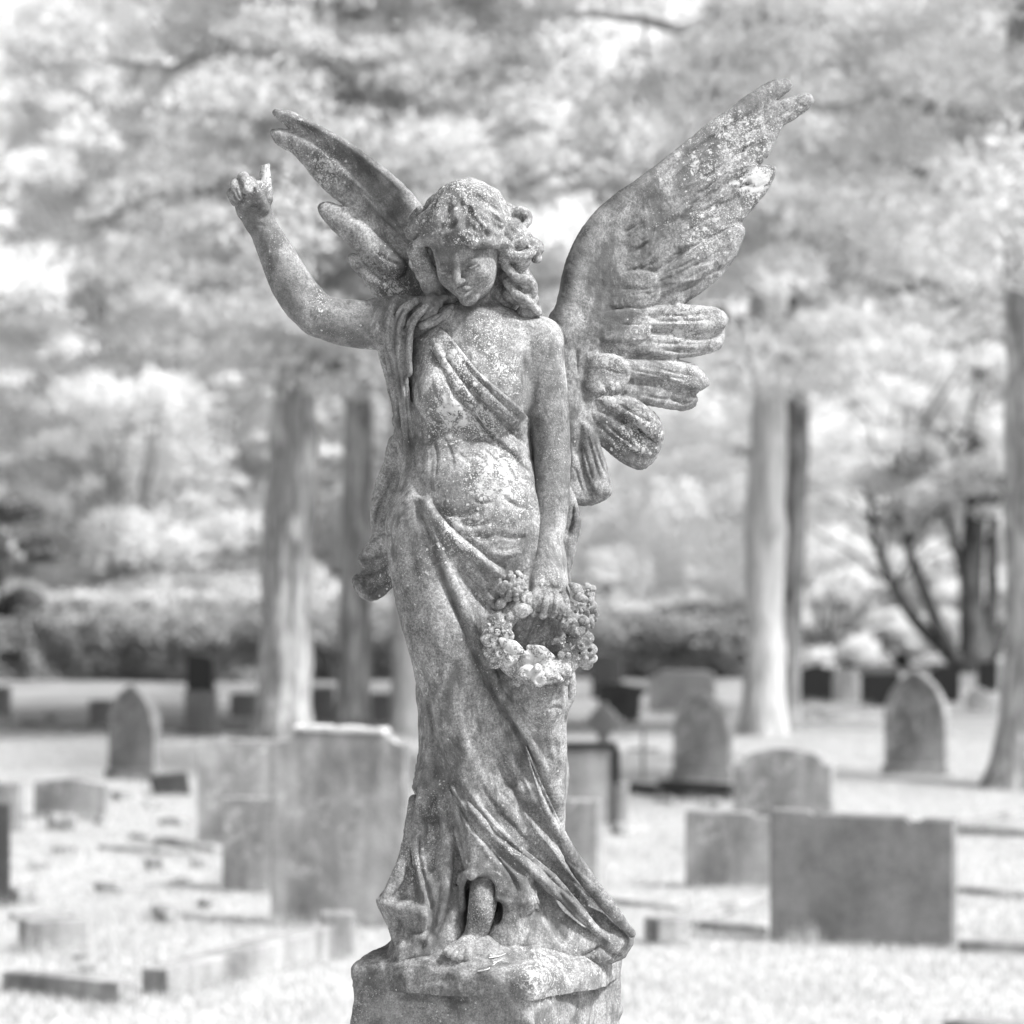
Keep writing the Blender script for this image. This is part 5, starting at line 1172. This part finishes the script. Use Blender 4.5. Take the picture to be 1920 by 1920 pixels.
wst = [('g', [(1458, 190), (1400, 222), (1340, 258), (1280, 300), (1228, 346), (1190, 400), (1160, 450)], 7, -4, 0.08), ('s', [(1200, 400), (1240, 350), (1300, 300), (1370, 245), (1440, 205), (1462, 190)], 12, 2.5, 0.1),
       ('s', [(1428, 308), (1392, 312), (1340, 330), (1280, 352)], 14, 3.5, 0.12), ('s', [(1465, 242), (1420, 262), (1360, 285), (1300, 325)], 14, 2.5, 0.15),
       ('s', [(1392, 418), (1350, 430), (1310, 452), (1262, 462)], 12, 3.5, 0.12), ('s', [(1360, 505), (1320, 520), (1270, 528), (1240, 530)], 12, 3, 0.15),
       ('v', [(1408, 338), (1396, 350), (1380, 352)], 4, -6), ('g', [(1420, 345), (1380, 372), (1330, 392), (1280, 400)], 6, -3), ('g', [(1375, 455), (1345, 480), (1300, 500)], 5, -3), ('g', [(1340, 500), (1310, 530), (1270, 545)], 5, -3),
       ('v', [(1160, 436), (1190, 426), (1212, 414)], 2.5, -3), ('v', [(1170, 462), (1200, 466), (1214, 450)], 3, -4),
       ('v', [(1160, 544), (1190, 540), (1220, 542)], 2, -3), ('v', [(1164, 550), (1190, 547), (1222, 549)], 2, -2),
       ('g', [(1356, 628), (1310, 636), (1250, 628)], 4, -4), ('g', [(1340, 655), (1290, 660), (1240, 655)], 4, -4),
       ('g', [(1250, 742), (1280, 756), (1300, 752)], 3, -4), ('v', [(1130, 720), (1150, 742), (1180, 735)], 3, -5),
       ('v', [(1082, 650), (1083, 680), (1086, 710)], 3, -6), ('g', [(1100, 660), (1092, 720), (1100, 780)], 10, -5),
       ('g', [(1230, 700), (1270, 722), (1290, 728)], 3, -3), ('g', [(1130, 520), (1120, 560), (1096, 600)], 10, -3),
       ('g', [(1500, 195), (1440, 230), (1380, 262)], 3, -1.5), ('g', [(1440, 250), (1390, 285), (1330, 310)], 3, -1.6), ('g', [(1270, 560), (1240, 590), (1210, 600)], 6, -5)]
for i in range(26):                      # fine barbs
    t = rnd.random(); x = 1190 + 220 * t + rnd.uniform(-20, 20); y = 330 + 210 * rnd.random() - 60 * t
    L = rnd.uniform(25, 60); wst.append(('g', [(x, y), (x + L * 0.5, y - L * 0.2), (x + L, y - L * 0.48)], 2.2, rnd.uniform(-1.8, -0.9)))
wst = [s_[:3] + (s_[3] * 1.4,) + s_[4:] for s_ in wst]
for x0, y0, x1, y1 in [(1180, 600, 1350, 600), (1190, 592, 1340, 588), (1200, 610, 1330, 612), (1200, 640, 1330, 645), (1220, 655, 1320, 655), (1170, 690, 1300, 712), (1180, 700, 1290, 722), (1200, 740, 1290, 752), (1230, 690, 1310, 706),
                       (1130, 755, 1225, 815), (1150, 752, 1236, 800), (1140, 768, 1215, 824), (1140, 800, 1210, 852), (1130, 790, 1190, 834), (1130, 825, 1180, 862), (1100, 810, 1130, 915), (1110, 815, 1138, 900), (1092, 830, 1115, 912), (1075, 870, 1098, 935),
                       (1165, 450, 1212, 420), (1165, 440, 1208, 408), (1172, 545, 1230, 538), (1172, 552, 1232, 548), (1160, 608, 1214, 606), (1130, 690, 1172, 700), (1240, 440, 1400, 345), (1260, 450, 1390, 370), (1240, 530, 1375, 455), (1260, 535, 1350, 490), (1260, 400, 1420, 280), (1250, 380, 1440, 250), (1290, 500, 1360, 480)]:
    wst.append(('g', [(x0, y0), ((x0 + x1) / 2, (y0 + y1) / 2 + 2), (x1, y1)], 2.4, -2.6, 0.3))
V, Q = w.mesh('wing', [((60, 10, W(0, 960, 60)[2]), (585, 180, W(0, 130, 150)[2]), 2.2)])
V = carve(V, Q, wst)
finish('wing', V, Q, M_STATUE, statue, [(1300, 600, 60, 0.8), (1250, 620, 50, 0.6), (1270, 710, 60, 0.75), (1150, 680, 36, 0.9), (1140, 740, 40, 1.0), (1200, 810, 50, 0.7), (1200, 610, 26, 0.5), (1420, 345, 30, 0.9), (1340, 460, 90, 0.45), (1290, 400, 70, 0.2),
       (1380, 240, 50, 0.3), (1300, 330, 60, 0.2), (1320, 540, 60, 0.4), (1110, 450, 60, -0.6), (1080, 600, 60, -0.8), (1240, 480, 40, -0.3), (1100, 900, 40, -0.1)], 0.9, dark=[(1072, 500, 40, 0.6), (1095, 430, 36, 0.5), (1050, 570, 30, 0.5), (1130, 380, 30, 0.4), (1185, 440, 30, 0.3), (1260, 280, 20, 0.3), (1450, 170, 30, 0.2)], lines=[([(1040, 600), (1062, 540), (1072, 490), (1100, 430), (1145, 376), (1230, 312)], 17, 0.85)])  # dark spots and line paint shade onto the leading edge facing left

wl_ = zq([(1490, 800), (1400, 700), (1270, 570), (1100, 430), (900, 290), (720, 195), (560, 115), (460, 90), (425, 110), (440, 150), (540, 233), (534, 238), (430, 235), (408, 265), (440, 330), (500, 380), (560, 405), (640, 490), (720, 590),
          (800, 680), (920, 775), (930, 790), (820, 760), (760, 780), (755, 830), (800, 900), (870, 980), (960, 1060), (1040, 1128), (1036, 1136), (1000, 1133), (965, 1160), (985, 1220), (1050, 1300), (1110, 1370), (1170, 1470)], 3.84, 400, 180)
wl_ += [(740, 610), (800, 620), (830, 560), (830, 440)]
def ly(x, y): return 55 + 0.30 * max(0, 800 - x)
w = Sculpt()
w.poly([(x, y, ly(x, y)) for x, y in wl_], 13, 18, 4, smooth=3, bow=3)
w.tube([(x, y, ly(x, y) - 8) for x, y in [(800, 440), (770, 384), (728, 340), (680, 300), (630, 266), (580, 240), (530, 216)]], [20, 17, 14, 12, 11, 10, 9], 6, 1.2)
w.tube([(x, y, ly(x, y) - 10) for x, y in [(800, 500), (760, 440), (700, 380), (640, 320), (580, 276), (524, 254)]], [8, 9, 9, 10, 10, 9], 12, 1.4)
w.tube([(x, y, ly(x, y) - 10) for x, y in [(740, 500), (680, 440), (612, 394)]], [22, 20, 13], 10, 1.8)
w.tube([(x, y, ly(x, y) - 8) for x, y in [(760, 560), (710, 530), (666, 490)]], [22, 19, 12], 10, 1.8)
wst = [('g', [(540, 228), (600, 262), (660, 308), (710, 356), (745, 410), (770, 440)], 8, -6, 0.08), ('r', [(520, 205), (587, 234), (634, 259), (686, 295), (731, 331), (770, 372)], 5, 3, 0.1),
       ('s', [(560, 300), (590, 312), (616, 316)], 8, 3), ('s', [(640, 388), (660, 404), (678, 411)], 10, 5, 0.15), ('v', [(676, 480), (700, 508), (724, 522), (746, 520)], 3, -6, 0.15), ('v', [(645, 390), (662, 406), (680, 411)], 3, -6),
       ('g', [(600, 316), (650, 340), (700, 380), (740, 430)], 4, -3), ('g', [(640, 340), (680, 372), (720, 410)], 3, -2.5), ('g', [(700, 470), (730, 490), (760, 500)], 4, -2.5), ('v', [(760, 412), (776, 440), (790, 452)], 3, -5), ('v', [(655, 288), (680, 304), (684, 310)], 2.5, -4)]
V, Q = w.mesh('wing', [((-490, 10, W(0, 640, 60)[2]), (-90, 190, W(0, 190, 140)[2]), 2.2)])
V = carve(V, Q, wst)
finish('wing', V, Q, M_STATUE, statue, [(620, 330, 60, 0.45), (650, 400, 60, 0.45), (690, 470, 60, 0.4), (740, 545, 40, 0.5), (620, 400, 20, 0.3), (760, 380, 30, 0.2)], 0.9, dark=[(640, 290, 40, 0.35), (700, 340, 40, 0.55), (740, 390, 34, 0.55), (540, 215, 30, 0.4), (590, 255, 40, 0.3), (735, 350, 14, 0.8)], lines=[([(560, 226), (634, 272), (700, 326), (750, 400)], 14, 0.8)])

# ---------------------------------------------------------------- wreath
g = Sculpt(); rnd = random.Random(11)
ring = [(1010 + 74 * math.cos(a), 1196 + 68 * math.sin(a), -142 + (8 if math.cos(a) > 0.5 else 0)) for a in np.linspace(0, 2 * math.pi, 17)]
g.tube(ring, [21] * 17, 6, 1.2, n=2)
def flower(cx, cy, y, R_, n=5, ph=0.0, droop=0.0, ctr=0.32):
    for i in range(n):
        a = ph + i * 2 * math.pi / n
        g.ell((cx + R_ * 0.58 * math.cos(a), cy + R_ * 0.58 * math.sin(a), y + 3 - droop * math.sin(a)), (R_ * rnd.uniform(0.42, 0.56), R_ * 0.22, R_ * rnd.uniform(0.40, 0.54)), 1.0, rot=(rnd.uniform(-25, 25), rnd.uniform(-25, 25), 0))
        g.ell((cx + R_ * 0.72 * math.cos(a), cy + R_ * 0.72 * math.sin(a), y - R_ * 0.26), (R_ * 0.17, R_ * 0.17, R_ * 0.17), 4, 'sub')
    g.ell((cx, cy, y - R_ * 0.22), (R_ * ctr * rnd.uniform(0.55, 0.9),) * 3, 1)
    if R_ > 24: g.ell((cx + 1, cy, y - R_ * 0.5), (R_ * 0.12,) * 3, 2, 'sub')
def berries(cx, cy, y, R_, n, rb):
    g.ell((cx, cy, y + 4), (R_ * 0.8, R_ * 0.6, R_ * 0.8), 3)
    for _ in range(n):
        a = rnd.uniform(0, 6.283); q = R_ * math.sqrt(rnd.random())
        g.ell((cx + q * math.cos(a), cy + q * math.sin(a), y - math.sqrt(max(0, R_ * R_ - q * q)) * 0.55 + 3), (rb * rnd.uniform(0.8, 1.25),) * 3, 0.6)
def leaf(x0, y0, x1, y1, y, r0=10):
    xm, ym = (x0 + x1) / 2, (y0 + y1) / 2
    g.tube([(x0, y0, y), (xm, ym, y - 5), (x1, y1, y + 3)], [r0 * 0.5, r0, r0 * 0.35], 1.5, 1.6)
flower(932, 1186, -166, 32, 6, 0.4); leaf(940, 1202, 984, 1226, -172, 13); flower(936, 1226, -160, 30, 5, 0.9, ctr=0.5); flower(968, 1238, -156, 20, 5, 0.2)
flower(1008, 1252, -166, 36, 5, 0.2, 4, 0.3); leaf(992, 1214, 1038, 1232, -162, 12); flower(1003, 1270, -158, 20, 5, 0)
flower(1088, 1212, -146, 30, 5, 0.3, ctr=0.36); flower(1066, 1228, -150, 22, 5, 0.6); flower(1098, 1234, -140, 22, 5, 0.1); berries(1054, 1258, -146, 16, 16, 4.5)
berries(961, 1100, -160, 27, 46, 5.0); leaf(930, 1140, 948, 1122, -158, 10); berries(928, 1134, -150, 14, 5, 6); leaf(930, 1166, 938, 1142, -156, 8); leaf(952, 1170, 960, 1146, -160, 8)
leaf(962, 1148, 996, 1144, -158, 14); berries(985, 1130, -150, 16, 10, 5)
flower(1104, 1134, -136, 15, 5, 0.2); flower(1102, 1108, -132, 16, 5, 0.8); leaf(1070, 1096, 1092, 1112, -142, 10); leaf(1078, 1120, 1100, 1122, -146, 9); flower(1090, 1146, -140, 17, 5, 0.5); flower(1112, 1154, -130, 12, 5, 0); berries(1066, 1176, -150, 16, 10, 6)
berries(1084, 1168, -146, 18, 10, 6.5); flower(1058, 1154, -152, 15, 5, 0.2); leaf(1070, 1188, 1094, 1184, -150, 10); berries(1046, 1200, -150, 12, 8, 5); leaf(1110, 1176, 1106, 1152, -132, 7)
flower(970, 1276, -146, 12, 5, 0.2); flower(1060, 1276, -136, 10, 5, 0); berries(944, 1160, -156, 12, 8, 5); leaf(1030, 1262, 1054, 1276, -158, 9)
V, Q = g.mesh('wreath', [((-75, -215, W(0, 1300, -150)[2]), (165, -60, W(0, 1065, -150)[2]), 1.5)], 0)
finish('wreath', V, Q, M_STATUE, statue, [(950, 1210, 60, 0.8), (1000, 1250, 50, 0.8), (1090, 1180, 60, 0.3)], 0.8, dark=[(1060, 1190, 16, 0.3)])

# ---------------------------------------------------------------- rock under the feet, plinth below
PC = (W(998, 1862, -250)[:2] + W(655, 1845, -70)[:2] * 0)           # nearest corner of the plinth
TH = 27.7; ca, sa = math.cos(R(TH)), math.sin(R(TH)); S_ = 384.0
cx_, cy_ = PC[0] + (-ca * S_ + sa * S_) / 2, PC[1] + (sa * S_ + ca * S_) / 2
ZT = W(998, 1862, -250)[2]
k = Sculpt()
def px_of(x, y, z):
    d = (6000 + y) / 6000; return (x / d + 960, HORIZON - (z - 2000) / d, y)
cc = px_of(cx_, cy_, ZT + 10)
k.rbox(px_of(cx_, cy_, ZT + 2), (191.5, 191.5, 30), -TH, 16, 8)
k.ell(px_of(cx_ + 2, 10, ZT - 4), (222, 208, 112), 34)
k.ell(px_of(cx_ + 100, cy_ + 10, ZT + 4), (86, 110, 52), 20); k.ell(px_of(cx_ + 55, -196, ZT + 22), (62, 40, 24), 18); k.ell(px_of(cx_ - 190, -10, ZT + 14), (52, 70, 26), 20)
V, Q = k.mesh('rock', [((-320, -280, ZT - 16), (240, 300, ZT + 130), 3.0)], 2)
V = carve(V, Q, [('g', [(930, 1850), (960, 1830), (1010, 1815), (1060, 1825)], 10, -5), ('g', [(760, 1850), (800, 1838), (860, 1836)], 9, -4), ('g', [(1060, 1850), (1070, 1820), (1066, 1790)], 8, -5), ('g', [(700, 1830), (760, 1812), (800, 1790)], 8, -4)])
N = vnormals(V, Q); V = V + N * (vnoise(V, 45.0) * 5 + vnoise(V + 55, 20.0) * 2.2)[:, None]
finish('rock', V, Q, M_STATUE, statue, [(720, 1840, 40, 0.4), (1010, 1840, 60, 0.5), (900, 1790, 60, 0.3), (1140, 1800, 30, 0.3)], 1.4, dark=[(940, 1850, 40, 0.3)])

# ---------------------------------------------------------------- pedestal
pe = empty('pedestal', (cx_ / 1000, cy_ / 1000, 0), R(-TH)); tag(pe, 'square weathered stone pedestal carrying the angel', 'pedestal')
def lumpy_block(w, h, z0, mat, name, seg=90, chip=0.006, rnd_=0.012):
    n = seg; u = np.linspace(-1, 1, n); VV = []; FF = []; off = 0
    hw = w / 2; hz = h / 2; m = max(8, int(n * h / w)); 
    def face(f, a, b_):
        global _o
        A, B = np.meshgrid(np.linspace(-1, 1, a), np.linspace(-1, 1, b_), indexing='ij'); P = f(A.ravel(), B.ravel()); I = np.arange(a * b_).reshape(a, b_)
        return P, np.stack([I[:-1, :-1].ravel(), I[1:, :-1].ravel(), I[1:, 1:].ravel(), I[:-1, 1:].ravel()], 1)
    o1 = np.ones_like
    fs = [(lambda a, b_: np.stack([a * hw, -hw * o1(a), b_ * hz], 1), n, m), (lambda a, b_: np.stack([hw * o1(a), a * hw, b_ * hz], 1), n, m), (lambda a, b_: np.stack([-a * hw, hw * o1(a), b_ * hz], 1), n, m),
          (lambda a, b_: np.stack([-hw * o1(a), -a * hw, b_ * hz], 1), n, m), (lambda a, b_: np.stack([a * hw, b_ * hw, hz * o1(a)], 1), n, n)]
    for f, a, b_ in fs:
        P, F = face(f, a, b_); VV.append(P); FF.append(F + off); off += len(P)
    V = np.vstack(VV); hv = np.array([hw, hw, hz])
    q = np.clip(V, -(hv - rnd_), hv - rnd_); d = V - q; L = np.linalg.norm(d, axis=1)[:, None]; nr = np.where(L > 0, d / np.maximum(L, 1e-9), 0)
    V = q + nr * np.minimum(L, rnd_)
    edge = (np.sum(np.abs(V) > hv - 0.03, axis=1) >= 2)
    P = V * 1000; V = V + nr * (vnoise(P, 60.0) * 0.002 + vnoise(P + 9, 18.0) * 0.0012 + np.where(edge, vnoise(P + 77, 22.0) * chip - chip * .4, 0))[:, None]
    V[:, 2] += z0 + hz
    me = np_mesh(name, V, np.vstack(FF))
    for an, vals in (('lichen', np.clip(0.25 + vnoise(P + 5, 120.0) * 0.5 - 0.1, 0, 1)), ('stain_shade', np.where((V[:, 1] < -hw * 0.98), 0.32 + 0.2 * vnoise(P + 15, 90.0), 0.0))):  # front face set darker all over, varied by noise
        at_ = me.attributes.new(an, 'FLOAT', 'POINT'); at_.data.foreach_set('value', vals.astype(np.float32))
    return link(name, me, mat, pe)
lumpy_block(S_ / 1000, 0.62, ZT / 1000 - 0.62, M_STATUE, 'die')
lumpy_block(S_ / 1000 + 0.16, 0.20, ZT / 1000 - 0.82, M_STATUE, 'step', 60)
lumpy_block(S_ / 1000 + 0.34, ZT / 1000 - 0.82 + 0.02, -0.02, M_STATUE, 'foot_block', 60)
from mathutils.bvhtree import BVHTree
_rk = [o for o in statue.children if o.name.startswith('rock')][0]
_bv = BVHTree.FromPolygons([tuple(v.co) for v in _rk.data.vertices], [tuple(p.vertices) for p in _rk.data.polygons])
def on_rock(px, py):
    p = Vector(W(px, py, 0) / 1000.0); o = Vector((0, -CAM_D, CAM_H)); h_ = _bv.ray_cast(o - Vector(STATUE_AT), (p - o).normalized())
    return np.array(h_[0]) + STATUE_AT + np.array([0, -0.0012, 0.0012])
M_STRAW = leaf_mat('dry_needle', 0.75, 0.05, 0.1)
for i, pts in enumerate(([(896, 1822, -176), (915, 1818, -180), (930, 1806, -178), (942, 1799, -176)], [(917, 1797, -172), (935, 1794, -176), (948, 1789, -174)], [(925, 1806, -180), (940, 1803, -182), (954, 1806, -184)])):
    P = smooth_path(np.array([on_rock(q[0], q[1]) for q in pts]), 4); wv, wf = tubes([(P, np.linspace(0.0011, 0.0006, len(P)))])
    nd = link('pine_needle', np_mesh('pine_needle', wv - P[0], wf), M_STRAW); nd.location = P[0]
    tag(nd, ['longest dry pine needle lying on the rock before the bare foot', 'short dry pine needle nearest the bare foot', 'small dry pine needle crossing the longest one'][i], 'pine needle', 'dry pine needles on the rock')
